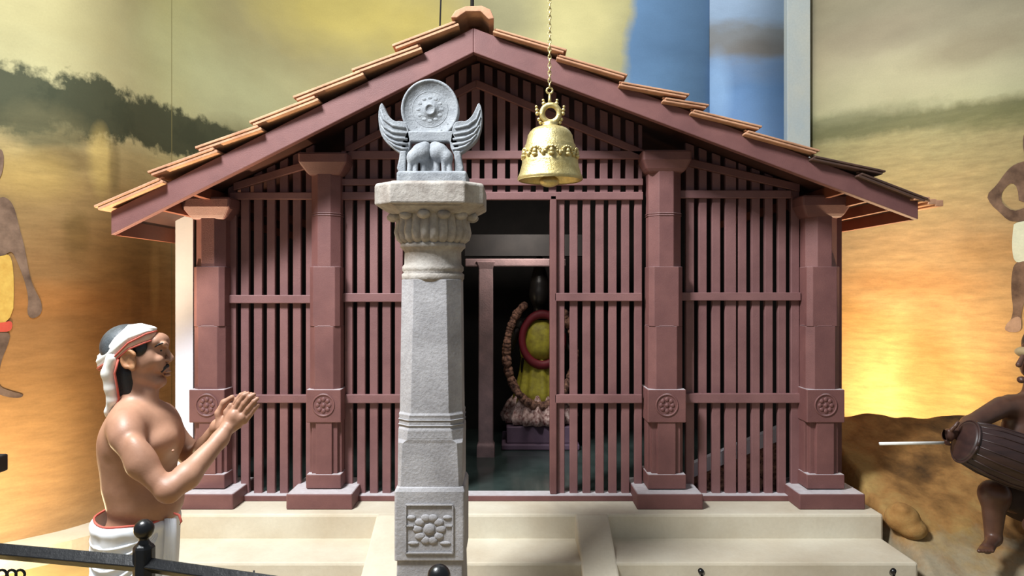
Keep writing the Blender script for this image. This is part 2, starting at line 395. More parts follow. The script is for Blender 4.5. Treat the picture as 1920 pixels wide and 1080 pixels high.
mB = mural('painted_sky_back', 'B',
    [(-60, (150, 146, 106)), (60, (152, 148, 112)), (200, (164, 162, 122)), (400, (160, 146, 104)), (900, (190, 140, 80))],
    [(1080, 40, 90, 90, (184, 176, 126), .8, 1., .8), (940, 30, 60, 60, (138, 134, 104), .8, 1., .8),
     (1400, 120, 225, 420, (92, 124, 160), 1., .10, .22, 2), (1250, 260, 90, 110, (120, 160, 200), .5, 1., .8)],
    streak=.05, yref=900)
# a hard seam at x=1330, grey cloud on the panel right of it
def panel_mat():
    m = mural('painted_sky_panel', 'B', [(-60, (140, 160, 186)), (30, (128, 148, 172)), (60, (112, 116, 120)), (100, (108, 108, 108)), (122, (104, 126, 156)), (160, (92, 124, 164)), (300, (110, 144, 190)), (600, (150, 140, 120))],
              [(1345, 170, 22, 60, (136, 168, 204), .6, 1., .6), (1420, 90, 40, 18, (96, 92, 88), .7, 1., .8)], streak=.04, yref=1400)
    return m
seamX = hit(WB, 1330)[1].x
wall('wall_left', WL, mL)
wall('wall_back', [WB[0], (seamX, 7.6)], mB)
# panel shares the arc-length origin of the back wall
def wall_offset(name, a, b, m, s0):
    o = wall(name, [a, b], m)
    for d in o.data.uv_layers[0].data: d.uv = (d.uv[0]+s0, d.uv[1])
    return o
wall_offset('wall_back_panel', (seamX, 7.58), (2.77, 7.58), panel_mat(), seamX-WB[0][0])
mS = mural('painted_sky_right', 'R',
    [(-60, (150, 142, 118)), (20, (156, 148, 124)), (80, (172, 162, 134)), (130, (184, 176, 144)), (200, (190, 186, 146)), (250, (166, 156, 112)), (330, (172, 154, 108)),
     (450, (176, 146, 104)), (600, (188, 154, 106)), (800, (196, 166, 118))],
    [(1700, 228, 420, 17, (122, 120, 84), .95, .9, 1.4, 7), (1600, 225, 150, 20, (118, 118, 86), .7, .9, 1.2, 8), (1880, 222, 120, 20, (122, 120, 80), .7, .9, 1.2, 8), (1700, 150, 200, 40, (196, 188, 150), .6, 1., 1.),
     (1640, 60, 120, 30, (150, 138, 116), .6, 1., 1.), (1830, 90, 120, 30, (150, 136, 110), .6, 1., 1.), (1700, 530, 160, 26, (168, 124, 78), .6, 1., 1.2), (1740, 700, 50, 120, (150, 102, 60), .55, 1., .8), (1860, 470, 80, 30, (170, 132, 84), .5, 1., 1.)],
    streak=.36, yref=1700)
wall('wall_right', WR, mS)
tag(MB().box(2.76, 2.99, 7.48, 7.70, 0, 5.6).build('trim_1', mat('pale_blue_grey_column', srgb(176, 180, 172), .7, col2=srgb(150, 166, 176), scale=1.5), bevel=.005), kind='structure')
f = MB(); f.box(-6, 6, .6, 8.2, -.1, 0); tag(f.build('floor', M['floor']), kind='structure')

# painted people on the murals: flat painted shapes lying on the wall surface
def paint(path, pts, m, name, parent=None, off=.006, smooth=2):
    n = len(pts); q = [Vector(p) for p in pts]
    for _ in range(smooth):
        r = []
        for i in range(len(q)): a, b = q[i], q[(i+1) % len(q)]; r += [a*.75+b*.25, a*.25+b*.75]
        q = r
    V = []
    for o in (off, off-.003):
        for p in q:
            h = hit(PATH[path], p.x, o)[1]; V.append((h.x, h.y, CAMZ-(p.y-540)*h.y/FPX))
    k = len(q); mb = MB().add(V, [tuple(range(k)), tuple(range(2*k-1, k-1, -1))]+[(i, (i+1) % k, (i+1) % k+k, i+k) for i in range(k)])
    return mb.build(name, m, parent)
pskin = mat('painted_brown_skin', srgb(122, 100, 84), .8, col2=srgb(76, 60, 50), scale=7, contrast=.35, spec=.1); pskin2 = mat('painted_pale_skin', srgb(168, 140, 118), .8, col2=srgb(120, 98, 84), scale=8, spec=.1)
h0 = hit(WL, 30)[1]
pf = empty('painted_figure', (h0.x, h0.y, .6), 'painted figure of a person in a yellow and red waistcloth on the left mural', 'painted figure')
paint('L', [(-70, 455), (-64, 380), (-30, 362), (-4, 372), (10, 368), (26, 384), (36, 425), (46, 462), (56, 520), (66, 545), (78, 566), (79, 588), (62, 599), (50, 590), (54, 560), (46, 525), (28, 480), (20, 470), (4, 482), (-70, 482)], pskin, 'body', pf)
paint('L', [(-30, 300), (0, 275), (8, 290), (5, 325), (-8, 345), (-4, 372), (-40, 372)], pskin, 'head', pf)
paint('L', [(-70, 480), (0, 482), (20, 474), (27, 520), (24, 612), (-70, 620)], mat('painted_yellow_cloth', srgb(196, 164, 84), .8, col2=srgb(178, 140, 66), scale=20, spec=.1), 'waistcloth', pf, .008)
paint('L', [(-70, 606), (2, 606), (24, 600), (22, 622), (-4, 622), (-70, 626)], mat('painted_red_hem', srgb(190, 80, 64), .8, spec=.1), 'waistcloth_hem', pf, .011)
paint('L', [(-40, 618), (22, 620), (14, 650), (4, 672), (-2, 700), (-3, 725), (22, 734), (46, 740), (38, 747), (6, 744), (-30, 724), (-34, 660)], pskin, 'leg', pf)
h0 = hit(WR, 1890)[1]
pf = empty('painted_figure', (h0.x, h0.y, .9), 'painted figure standing with a hand on the hip in white shorts on the right mural', 'painted figure')
paint('R', [(1990, 300), (1935, 300), (1912, 304), (1896, 312), (1883, 326), (1868, 348), (1849, 366), (1858, 384), (1874, 398), (1888, 412), (1902, 416), (1990, 416), (1990, 360), (1916, 392), (1900, 396), (1880, 384), (1876, 366), (1886, 350), (1898, 342), (1908, 352), (1911, 384), (1990, 380)], pskin, 'body', pf, smooth=1)
paint('R', [(1918, 250), (1935, 230), (1965, 240), (1970, 285), (1955, 306), (1930, 306), (1918, 285)], pskin, 'head', pf)
paint('R', [(1902, 414), (1990, 412), (1990, 490), (1925, 488), (1902, 494), (1897, 465), (1899, 432)], mat('painted_white_shorts', srgb(206, 212, 190), .8, spec=.1), 'shorts', pf, .009)
paint('R', [(1902, 490), (1936, 486), (1930, 530), (1922, 560), (1914, 590), (1915, 612), (1912, 622), (1890, 622), (1882, 614), (1896, 600), (1900, 580), (1896, 550), (1896, 520)], pskin, 'leg', pf)
paint('R', [(1898, 596), (1914, 592), (1916, 616), (1908, 624), (1886, 622), (1883, 612)], pskin2, 'foot', pf, .009)

# ---------------------------------------------------------------- ledge along the left mural
lw = [p for p in WL if p[1] < 6.4]
ring = [(x, y) for x, y in lw]
inner = []
for i, p in enumerate(lw):
    a = Vector(lw[max(i-1, 0)]); b = Vector(lw[min(i+1, len(lw)-1)]); t = (b-a).normalized(); inner.append((p[0]+t.y*.26, p[1]-t.x*.26))
lm = MB()
for i in range(len(lw)-1):
    a, b, c, d = ring[i], ring[i+1], inner[i+1], inner[i]; o = .05
    z = .12
    lm.add([(*a, z), (*b, z), (*c, z), (*d, z), (*a, 0), (*b, 0), (*c, 0), (*d, 0)], [(0, 1, 2, 3), (3, 2, 6, 7), (4, 5, 1, 0), (7, 6, 5, 4)])
tag(lm.build('trim_2', M['plaster']), kind='structure')

# ---------------------------------------------------------------- stepped platform
PZ = .41; PF = 4.42
pl = empty('stepped_platform', (0, 4.0, 0), 'cream plastered stepped plinth carrying the maroon wooden shrine', 'platform')
MB().box(-2.22, 2.20, PF, 7.2, 0, PZ).build('platform_body', M['plaster'], pl, bevel=.015)
MB().box(-2.22, 2.195, 4.03, PF+.02, 0, .267).build('step', M['plaster'], pl, bevel=.015)
MB().box(-2.22, 2.195, 3.66, 4.05, 0, .13).build('step', M['plaster'], pl, bevel=.015)
for x0, x1 in ((-.80, -.585), (.372, .568)):
    MB().xprism([(PF+.03, 0), (PF+.03, PZ-.001), (PF-.02, PZ-.001), (3.50, .06), (3.44, 0)], x0, x1).build('side_ramp', M['plaster'], pl, bevel=.012)

# ---------------------------------------------------------------- the shrine
FY = 4.75; FS = FPX/FY; GY = 4.30; GS = FPX/GY
sh = empty('wooden_shrine', (0, 5.6, PZ), 'maroon latticed wooden shrine with a tiled gable roof on the stepped plinth', 'shrine')
RX, RZ = (888-960)/GS, CAMZ+(540-52)/GS
LX, LZ = -2.31, CAMZ+(540-396)/GS
EX, EZ = (1722-960)/GS, CAMZ+(540-374)/GS
def roofz(x): return RZ+(LZ-RZ)*(RX-x)/(RX-LX) if x < RX else RZ+(EZ-RZ)*(x-RX)/(EX-RX)
BT = .142
# bargeboards
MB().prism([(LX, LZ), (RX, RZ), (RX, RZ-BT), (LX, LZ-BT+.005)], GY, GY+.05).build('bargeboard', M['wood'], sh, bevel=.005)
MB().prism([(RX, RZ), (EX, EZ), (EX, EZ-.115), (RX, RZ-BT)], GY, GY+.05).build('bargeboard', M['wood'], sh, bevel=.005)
RB = 7.25
MB().prism([(LX+.02, LZ-.012), (RX, RZ-.012), (RX, RZ-.05), (LX+.02, LZ-.05)], GY+.045, RB).build('roof_deck', M['darkwood'], sh)
MB().prism([(RX, RZ-.012), (EX-.02, EZ-.012), (EX-.02, EZ-.05), (RX, RZ-.05)], GY+.045, RB).build('roof_deck', M['darkwood'], sh)
MB().box(LX, LX+.03, GY+.05, RB, LZ-BT+.005, LZ-.03).build('eave_fascia', M['fascia'], sh)
MB().box(EX-.03, EX, GY+.05, RB, EZ-.115, EZ-.03).build('eave_fascia', M['fascia'], sh)
for x in (EX-.16, EX-.29, EX-.42): MB().box(x, x+.03, GY+.05, RB, roofz(x)-.12, roofz(x)-.045).build('purlin', M['fascia'], sh)
for x in (LX+.24, LX+.42): MB().box(x, x+.04, GY+.05, RB, roofz(x)-.11, roofz(x)-.045).build('purlin', M['fascia'], sh)
# tile courses seen end-on along the verge
def course(a, b, th, m, double=True):
    y0 = GY-.06; A = Vector(((a[0]-960)*y0/FPX, CAMZ-(a[1]-540)*y0/FPX)); B = Vector(((b[0]-960)*y0/FPX, CAMZ-(b[1]-540)*y0/FPX))
    mb = MB(); t = (B-A).normalized(); n = Vector((-t.y, t.x));
    if n.y < 0: n = -n
    y = y0; k = 0
    while y < RB:
        y1 = min(y+.24, RB+.03); j = Vector((random.uniform(-.012, .012), random.uniform(-.003, .003))) if k else Vector((0, 0))
        a_, b_ = A+j, B+j; g = .006
        mb.prism([tuple(a_), tuple(b_), tuple(b_+n*th*.5), tuple(a_+n*th*.5)], y+g, y1)
        s_ = t*.012*(1 if A.x < RX else -1)
        mb.prism([tuple(a_+n*th*.56-s_), tuple(b_+n*th*.56-s_), tuple(b_+n*th-s_), tuple(a_+n*th-s_)], y, y1-g)
        # raised interlocking roll
        mb.prism([tuple(a_+n*th), tuple(b_+n*th), tuple(b_+n*(th+.008)), tuple(a_+n*(th+.008))], y+.03, y+.06)
        y = y1; k += 1
    return mb.build('tile_course', m, sh, bevel=.003, seg=1)
for a, b in (((183, 394), (305, 342)), ((283, 330), (407, 285)), ((372, 284), (490, 243)), ((474, 236), (597, 188)), ((556, 189), (682, 140)), ((666, 138), (791, 92)), ((742, 92), (861, 47))):
    course(a, b, .034, M['tile'])
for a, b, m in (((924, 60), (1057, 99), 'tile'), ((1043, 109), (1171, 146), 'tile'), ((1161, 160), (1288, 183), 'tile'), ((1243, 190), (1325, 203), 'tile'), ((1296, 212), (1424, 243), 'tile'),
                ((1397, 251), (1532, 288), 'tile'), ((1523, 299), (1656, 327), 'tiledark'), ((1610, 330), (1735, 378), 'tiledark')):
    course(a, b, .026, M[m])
br = MB()
for k, (px, py) in enumerate(((1716, 372), (1730, 374), (1742, 378), (1755, 380))):
    c = P(px, py, GY-.02); br.box(c.x-.02, c.x+.026, GY-.05, RB-.2*k, c.z-.012-.004*k, c.z+.012)
br.build('broken_eave_tile', M['tile'], sh, bevel=.004)
rt = MB(); y = GY-.08
while y < RB:
    rt.loft([[(RX+dx*s, yy, RZ+.03+dz) for dx, dz in ((-.125, .0), (-.10, .04), (-.04, .065), (.05, .068), (.10, .045), (.12, -.005), (.09, -.01), (.045, .035), (-.04, .035), (-.09, .0))] for yy, s in ((y, 1.), (y+.27, .94))])
    y += .25
rt.build('ridge_tile', M['tile'], sh, bevel=.004)
# lattice panels
def X(px, Y=FY): return (px-960)*Y/FPX
def Z(py, Y=FY): return CAMZ-(py-540)*Y/FPX
ZB = PZ+.03
def lattice(px0, px1, first, pitch, n, wpx, rails, ztop='roof', zbot=ZB, wide=()):
    mb = MB()
    for i in range(n):
        a = first+i*pitch; b = a+wpx*(1.35 if i in wide else 1)
        if a > px1: break
        b = min(b, px1); xa, xb = X(a), X(b); jt = random.uniform(-.002, .002)
        if ztop == 'roof': za, zb = roofz(xa)-.06, roofz(xb)-.06
        else: za = zb = ztop
        mb.prism([(xa, zbot), (xb+jt, zbot), (xb+jt, zb), (xa, za)], FY, FY+.035)
    o = mb.build('lattice_panel', M['slat'], sh, bevel=.003, seg=1)
    for r0, r1, yc, h in rails:
        MB().box(X(r0, FY-.03), X(r1, FY-.03), FY-.03, FY+.004, Z(yc, FY-.03)-h/2, Z(yc, FY-.03)+h/2).build('rail', M['slat'], o, bevel=.004)
    return o
lattice(425, 590, 427, 24.4, 7, 15.5, [(424, 585, 561, .052), (424, 585, 748, .052), (430, 585, 367, .045)])
lattice(640, 830, 646, 23.6, 8, 15.2, [(640, 830, 558, .055), (640, 830, 748, .055)])
lattice(1044, 1204, 1044, 24.3, 7, 15.2, [(1040, 1204, 557, .052), (1040, 1204, 748, .055)], ztop=Z(366))
lattice(1270, 1510, 1286, 24.7, 9, 15.2, [(1270, 1502, 556, .052), (1270, 1506, 747, .060), (1270, 1484, 364, .05)], wide=(3,))
# gable lattice over the doorway and up to the ridge
lattice(830, 1204, 836, 24.1, 16, 15, [(640, 1206, 367, .05), (640, 1206, 341, .042), (640, 1206, 290, .052)], zbot=Z(368))
# raking chords
def chord(p, q, h=.05):
    a, b = P(*p, FY-.03), P(*q, FY-.03)
    MB().prism([(a.x, a.z-h/2), (b.x, b.z-h/2), (b.x, b.z+h/2), (a.x, a.z+h/2)], FY-.03, FY+.003).build('raking_chord', M['wood'], sh, bevel=.004)
chord((437, 350), (586, 305)); chord((648, 282), (893, 156)); chord((893, 156), (1208, 288)); chord((1284, 302), (1500, 352))
# threshold and door leaf edge
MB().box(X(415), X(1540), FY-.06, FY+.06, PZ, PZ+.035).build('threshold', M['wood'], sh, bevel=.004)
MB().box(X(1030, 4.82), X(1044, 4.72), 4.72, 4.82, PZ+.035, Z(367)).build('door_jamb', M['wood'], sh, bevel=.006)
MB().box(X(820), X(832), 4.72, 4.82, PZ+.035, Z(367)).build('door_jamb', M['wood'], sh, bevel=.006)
# columns
def column(cx, captop, hw=.103):
    cy = 4.72
    def octring(z, r=hw, ch=.42):
        c = r*(1-ch)
        return [(cx+x, cy+y, z) for x, y in ((-c, -r), (c, -r), (r, -c), (r, c), (c, r), (-c, r), (-r, c), (-r, -c))]
    z = lambda py: CAMZ-(py-540)*(cy-hw)/FPX
    mb = MB()
    def cross(zz, r):
        a, b_ = r*.50, r*.80; q = []
        for k in range(4):
            for x, y in ((-a, -r), (a, -r), (a, -b_), (b_, -b_), (b_, -a)):
                for _ in range(k): x, y = -y, x
                q.append((cx+x, cy+y, zz))
        return q
    mb.loft([cross(PZ+.15, hw*1.04), cross(z(780), hw*1.04)]); mb.loft([octring(z(738), hw, .40), octring(z(612), hw, .40)])
    mb.loft([octring(z(612), hw*.98, .28), octring(z(500), hw*.98, .28)])
    mb.loft([octring(z(505), hw*.95, .56), octring(captop-.12, hw*.95, .56)])
    for py in (400, 404, 612, 618): mb.loft([octring(z(py), hw*1.0, .58), octring(z(py)+.006, hw*1.0, .58)])
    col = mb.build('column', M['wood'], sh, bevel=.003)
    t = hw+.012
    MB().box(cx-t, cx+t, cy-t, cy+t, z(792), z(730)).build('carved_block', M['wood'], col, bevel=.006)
    md = MB(); zc = (z(792)+z(730))/2+.005; yf = cy-t
    md.torus((cx, yf, zc), .066, .006, 'y', 28, 6)
    for k in range(8):
        a = k*math.pi/4; md.ball((cx+.036*math.cos(a), yf, zc+.036*math.sin(a)), .014, 10, 6, (1, .5, 1))
    md.ball((cx, yf, zc), .014, 10, 6, (1, .6, 1))
    md.build('rosette', M['wood'], col)
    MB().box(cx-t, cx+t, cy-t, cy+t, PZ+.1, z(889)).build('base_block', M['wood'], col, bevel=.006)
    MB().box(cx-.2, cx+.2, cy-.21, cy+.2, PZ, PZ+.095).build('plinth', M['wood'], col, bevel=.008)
    cap = MB(); a, b = .15, hw
    for zz in (0,):
        sq = lambda r, z_, q=.0: [(cx+x*r, cy+y*(r*.9), z_) for x, y in ((-1, -1), (1, -1), (1, 1), (-1, 1))]
        cap.loft([sq(b, captop-.135), sq(b+.02, captop-.11), sq(a, captop-.06), sq(a+.002, captop)])
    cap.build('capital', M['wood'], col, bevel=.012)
    return col
column(-1.885, 2.31, .098); column(-1.165, 2.585, .096); column(.955, 2.60, .107); column(1.935, 2.32, .105)
# outer and inner walls
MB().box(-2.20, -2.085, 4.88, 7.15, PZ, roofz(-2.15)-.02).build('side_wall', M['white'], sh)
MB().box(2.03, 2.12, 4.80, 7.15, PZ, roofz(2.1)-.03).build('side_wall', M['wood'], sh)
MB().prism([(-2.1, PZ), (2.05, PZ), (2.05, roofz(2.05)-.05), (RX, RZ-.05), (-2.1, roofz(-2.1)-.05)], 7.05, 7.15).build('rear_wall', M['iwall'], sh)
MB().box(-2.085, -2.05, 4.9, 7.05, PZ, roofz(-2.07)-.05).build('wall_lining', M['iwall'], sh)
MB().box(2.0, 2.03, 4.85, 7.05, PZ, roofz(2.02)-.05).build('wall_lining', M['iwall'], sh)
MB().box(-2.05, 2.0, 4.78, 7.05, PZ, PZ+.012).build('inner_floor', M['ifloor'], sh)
MB().box(X(872, 5.9), X(1060, 5.9), 5.86, 5.98, Z(500, 5.9), Z(490, 5.9)+.02).build('inner_lintel', M['ipillar'], sh, bevel=.01)
MB().box(X(872, 6.0), X(1100, 6.0), 5.98, 6.1, Z(480, 6.), Z(440, 6.)).build('inner_cornice', M['iwall'], sh)
ip = MB(); c = P(911, 800, 5.9)
ip.loft([[(c.x+x*r, 5.92+y*r, z) for x, y in ((-1, -1), (1, -1), (1, 1), (-1, 1))] for r, z in ((.07, PZ), (.07, PZ+.1), (.058, PZ+.12), (.056, 1.9), (.075, 1.96))])
ip.build('inner_pillar', M['ipillar'], sh, bevel=.008)
a = P(1296, 868, 4.9); b = P(1470, 794, 4.9)
MB().prism([(a.x, a.z-.09), (b.x, b.z-.09), (b.x, b.z), (a.x, a.z)], 4.87, 4.93).build('inner_handrail', M['white'], sh)
MB().prism([(a.x, PZ), (b.x, PZ), (b.x, b.z-.09), (a.x, a.z-.09)], 4.89, 4.92).build('inner_parapet', M['garland'], sh)

# idol, garland and pedestal in the sanctum
ix = X(1012, 6.3)
pd = MB(); pd.box(ix-.32, ix+.32, 6.1, 6.7, PZ+.013, PZ+.06); pd.box(ix-.28, ix+.28, 6.14, 6.7, PZ+.06, PZ+.2); pd.build('pedestal', M['pedestal'], None, bevel=.01)
tag(bpy.data.objects['pedestal'], 'low purple grey stone pedestal under the garlanded idol', 'pedestal')
idol = empty('idol', (ix, 6.35, PZ+.2), 'dark idol dressed in yellow silk seen through the open doorway', 'idol')
g = SDF((ix-.35, 6.1, .55), (ix+.35, 6.7, 2.1), .012)
g.ell((ix, 6.38, 1.02), (.17, .13, .36), k=.04); g.ell((ix, 6.38, 1.38), (.17, .11, .16), k=.04); g.cap((ix, 6.38, 1.5), (ix, 6.38, 1.62), .05, k=.03)
g.ell((ix, 6.36, 1.70), (.09, .09, .12), k=.03); g.cap((ix, 6.36, 1.8), (ix, 6.36, 2.0), .08, .03, k=.03)
for s in (-1, 1): g.cap((ix+s*.16, 6.36, 1.45), (ix+s*.26, 6.32, 1.25), .045, .04, .03); g.cap((ix+s*.26, 6.32, 1.25), (ix+s*.2, 6.22, 1.4), .035, .03, .03)
g.build('body', M['idol'], idol)
sk = MB(); n = 72
sk.lathe((ix, 6.38, 0), [(.15, 1.16), (.165, 1.05), (.2, .9), (.235, .78)], n, fn=lambda a, r, z: 1+.05*math.sin(12*a)); sk.build('silk_skirt', M['yellow'], idol)
sk = MB(); sk.lathe((ix, 6.38, 0), [(.20, .86), (.26, .78), (.31, .68), (.29, .62)], 96, fn=lambda a, r, z: 1+.10*math.sin(18*a)*(1 if z < .8 else .2)); sk.build('petal_frill', M['frill'], idol)
sk = MB(); sk.lathe((ix, 6.37, 0), [(.13, 1.48), (.175, 1.4), (.17, 1.25), (.155, 1.16)], 40, fn=lambda a, r, z: 1+.03*math.sin(9*a)); sk.build('silk_drape', M['yellow'], idol)
gl = MB(); gl.torus((ix+.02, 6.22, 1.32), .17, .03, 'y', 36, 10, 1., 1.25); gl.build('red_sash', M['red'], idol)
gd = MB(); gq = []
for k in range(80):
    q = (-math.pi+.5)+(2*math.pi-1.0)*k/79
    gd.ball((ix+.28*math.sin(q), 6.14+random.uniform(-.012, .012), 1.22-.44*math.cos(q)), .036+random.uniform(-.006, .006), 10, 6)
tag(gd.build('flower_garland', M['garland']), 'long dried flower garland hung around the idol', 'garland')

# ---------------------------------------------------------------- stone pillar with carved emblem
SPY = 3.40; SS = FPX/SPY; pcx = (812-960)/SS
sp = empty('stone_pillar', (pcx, SPY, 0), 'tall grey granite pillar with fluted capital in front of the shrine doorway', 'pillar')
yf = lambda py, Yf=SPY-.15: CAMZ-(py-540)*Yf/FPX
def oring(z, r, ch, cx=pcx, cy=SPY):
    c = r*(1-ch); return [(cx+x, cy+y, z) for x, y in ((-c, -r), (c, -r), (r, -c), (r, c), (c, r), (-c, r), (-r, c), (-r, -c))]
K = (SPY-.15)/FPX
mb = MB()
b0 = 64*K
mb.loft([oring(0, b0*1.12, .03), oring(.35, b0*1.12, .03), oring(.36, b0, .03), oring(yf(1052), b0*.96, .03)])
mb.build('pillar_foot', M['stone'], sp, bevel=.01)
mb = MB(); mb.loft([oring(yf(1052), b0*1.03, .04), oring(yf(922), b0*1.03, .04), oring(yf(914), b0*.98, .1)]); cb = mb.build('carved_base_block', M['stone'], sp, bevel=.01)
# recessed relief on the base block
rl = MB(); yff = SPY-b0*1.03-.001
def pr(px, py): return (pcx+(px-812)*K, CAMZ-(py-540)*K)
def bar(p, q, wd, mb, y=yff, t=.006):
    a, b = Vector(pr(*p)), Vector(pr(*q)); d = (b-a).normalized(); n = Vector((-d.y, d.x))*wd/2
    mb.prism([tuple(a+n), tuple(b+n), tuple(b-n), tuple(a-n)], y-t, y+.002)
for p, q in (((768, 946), (856, 946)), ((768, 1036), (856, 1036)), ((768, 946), (768, 1036)), ((856, 946), (856, 1036)), ((768, 985), (782, 985)), ((842, 985), (856, 985))): bar(p, q, .006, rl)
for k in range(10):
    a = math.pi*2*k/10; c = pr(812+22*math.cos(a), 992+22*math.sin(a)); rl.ball((c[0], yff, c[1]), .022, 10, 6, (1, .28, .8))
c = pr(812, 992); rl.ball((c[0], yff, c[1]), .026, 12, 8, (1, .4, 1))
for s in (-1, 1):
    c = pr(812+s*34, 970); rl.ball((c[0], yff, c[1]), .018, 10, 6, (1.2, .3, .6)); c = pr(812+s*30, 1018); rl.ball((c[0], yff, c[1]), .018, 10, 6, (1.4, .3, .5))
rl.build('relief_carving', M['stone'], cb)
sh_r = 61*K
mb = MB(); mb.loft([oring(yf(916), sh_r*1.0, .1), oring(yf(832), sh_r, .16), oring(yf(826), sh_r*1.015, .3), oring(yf(808), sh_r*1.015, .34), oring(yf(804), sh_r*.995, .36), oring(yf(784), sh_r*.995, .36), oring(yf(780), sh_r*1.01, .38), oring(yf(776), sh_r*.98, .4), oring(yf(524), 57*K, .46)])
for py in (790, 800, 812, 822): mb.loft([oring(yf(py), sh_r*1.02, .35), oring(yf(py)+.004, sh_r*1.02, .35)])
mb.build('shaft', M['stone'], sp, bevel=.012, seg=3)
mb = MB(); R = 60*K
mb.lathe((pcx, SPY, 0), [(R*.96, yf(528)), (R*1.01, yf(522)), (R*1.02, yf(514)), (R*.95, yf(510)), (R*1.0, yf(506)), (R*1.0, yf(499)), (R*.93, yf(494)), (R*.92, yf(470)), (R*1.0, yf(464)), (R*1.06, yf(461)), (R*1.06, yf(455)), (R*1.0, yf(452))], 40)
mb.build('neck', M['stonew'], sp)
mb = MB(); mb.lathe((pcx, SPY, 0), [(R*1.02, yf(455)), (R*1.2, yf(446)), (R*1.26, yf(432)), (R*1.2, yf(412)), (R*1.24, yf(398)), (R*1.36, yf(392)), (R*1.5, yf(388))], 192,
    fn=lambda a, r, z: 1-.09*(1-abs(math.sin(12*a))**.6)*(1 if z < yf(404) else .15)); mb.build('fluted_bell', M['stonew'], sp)
pt = MB()
for k in range(13):
    a = -math.pi+math.pi*k/6.5; pt.ball((pcx+R*1.3*math.cos(a), SPY+R*1.3*math.sin(a), yf(402)), .03, 10, 8, (1, 1, .7))
pt.build('petal_moulding', M['stonew'], sp)
def redent(z, r, s1, s2, ch=1.):
    q = []
    base = [(-s1, -r), (s1, -r), (s1, -r+s2), (r-s2, -s1), (r, -s1)]
    pts = [(s1, -r), (s1+.012, -r+.02), (r-.02, -s1-.012), (r, -s1)]
    for k in range(4):
        for x, y in pts:
            for _ in range(k): x, y = -y, x
            q.append((pcx+x, SPY+y, z))
    return q
RA = 104*K
mb = MB(); mb.loft([redent(yf(388), RA*.9, RA*.62, 0), redent(yf(384), RA*.985, RA*.66, 0), redent(yf(348), RA*.985, RA*.66, 0), redent(yf(343), RA*.94, RA*.62, 0)]); mb.build('abacus', M['stonew'], sp, bevel=.006)
mb = MB(); mb.loft([redent(yf(400), RA*.70, RA*.5, 0), redent(yf(388), RA*.92, RA*.6, 0)]); mb.build('abacus_underside', M['stonew'], sp)
# emblem
EY = SPY-.02; ek = EY/FPX
def e(px, py, dy=0.): return ((px-960)*ek, EY+dy, CAMZ-(py-540)*ek)
em = empty('carved_emblem', e(810, 343), 'blue grey stone emblem of a disc between two upturned wings on the pillar top', 'carving')
mb = MB(); mb.box(e(750, 0)[0], e(878, 0)[0], EY-.11, EY+.11, yf(344), e(0, 327)[2]); mb.build('emblem_base', M['emblem'], em, bevel=.012, seg=3)
dc = e(807, 207); r0 = 54*ek
mb = MB()
mb.lathe((0, 0, 0), [(.001, -.022), (r0*.12, -.022), (r0*.14, -.026), (r0*.18, -.026), (r0*.2, -.020), (r0*.9, -.020), (r0*.92, -.026), (r0*.98, -.026), (r0, -.020), (r0, .03), (.001, .03)], 64).xf(lambda p: (dc[0]+p[0], dc[1]+p[2], dc[2]+p[1]*1.05), 11*64)
mb.torus((dc[0], dc[1]-.019, dc[2]), r0*.62, .0022)
for k in range(12):
    a = k*math.pi/6; mb.ball((dc[0]+r0*.40*math.cos(a), dc[1]-.019, dc[2]+r0*.40*math.sin(a)), .011, 8, 6, (1.2, .22, .8))
for px, py in ((782, 240), (796, 250), (812, 252), (828, 246), (840, 234)): q = e(px, py); mb.ball((q[0], q[1]-.016, q[2]), .012, 8, 6, (1.3, .4, .8))
mb.build('disc', M['emblem'], em)
for s in (-1, 1):
    m_ = (lambda px: px) if s < 0 else (lambda px: 807+(807-px)+2)
    out = [(718, 193), (712, 205), (711, 228), (715, 252), (724, 268), (738, 280), (752, 290), (762, 296), (772, 276), (770, 256), (764, 232), (752, 229), (742, 230), (732, 222), (725, 210)]
    pts = [Vector(p) for p in out]
    q = []
    for i in range(len(pts)): a, b = pts[i], pts[(i+1) % len(pts)]; q += [a*.75+b*.25, a*.25+b*.75]
    poly = [(e(m_(p.x), p.y)[0], e(m_(p.x), p.y)[2]) for p in q]
    wg = MB().prism(poly, EY-.03, EY+.03).build('wing', M['emblem'], em, bevel=.008, seg=3)
    fb = MB()
    for row in (((716, 208), (722, 226), (738, 238), (762, 243)), ((715, 222), (722, 240), (738, 250), (764, 254)), ((717, 238), (726, 253), (742, 261), (766, 264)), ((722, 254), (732, 265), (746, 271), (766, 273)), ((730, 266), (742, 276), (756, 281), (766, 282))):
        fb.tube([e(m_(x), y, -.031) for x, y in row], [.003, .006, .007, .006], 8)
    fb.build('feather', M['emblem'], wg)
    mb = MB(); A, B = e(m_(750), 0)[0], e(m_(762), 0)[0]
    pts = [(752, 330), (746, 318), (750, 300), (752, 285), (764, 284), (763, 300), (762, 330)]
    mb.prism([(e(m_(x), y)[0], e(m_(x), y)[2]) for x, y in pts], EY-.035, EY+.035); mb.build('frame_leg', M['emblem'], em, bevel=.006)
mb = MB(); mb.prism([(e(x, y)[0], e(x, y)[2]) for x, y in ((752, 292), (753, 272), (764, 248), (850, 248), (862, 272), (864, 292), (854, 290), (849, 273), (842, 268), (773, 268), (766, 273), (762, 290))], EY-.03, EY+.03); mb.build('frame_arch', M['emblem'], em, bevel=.006)

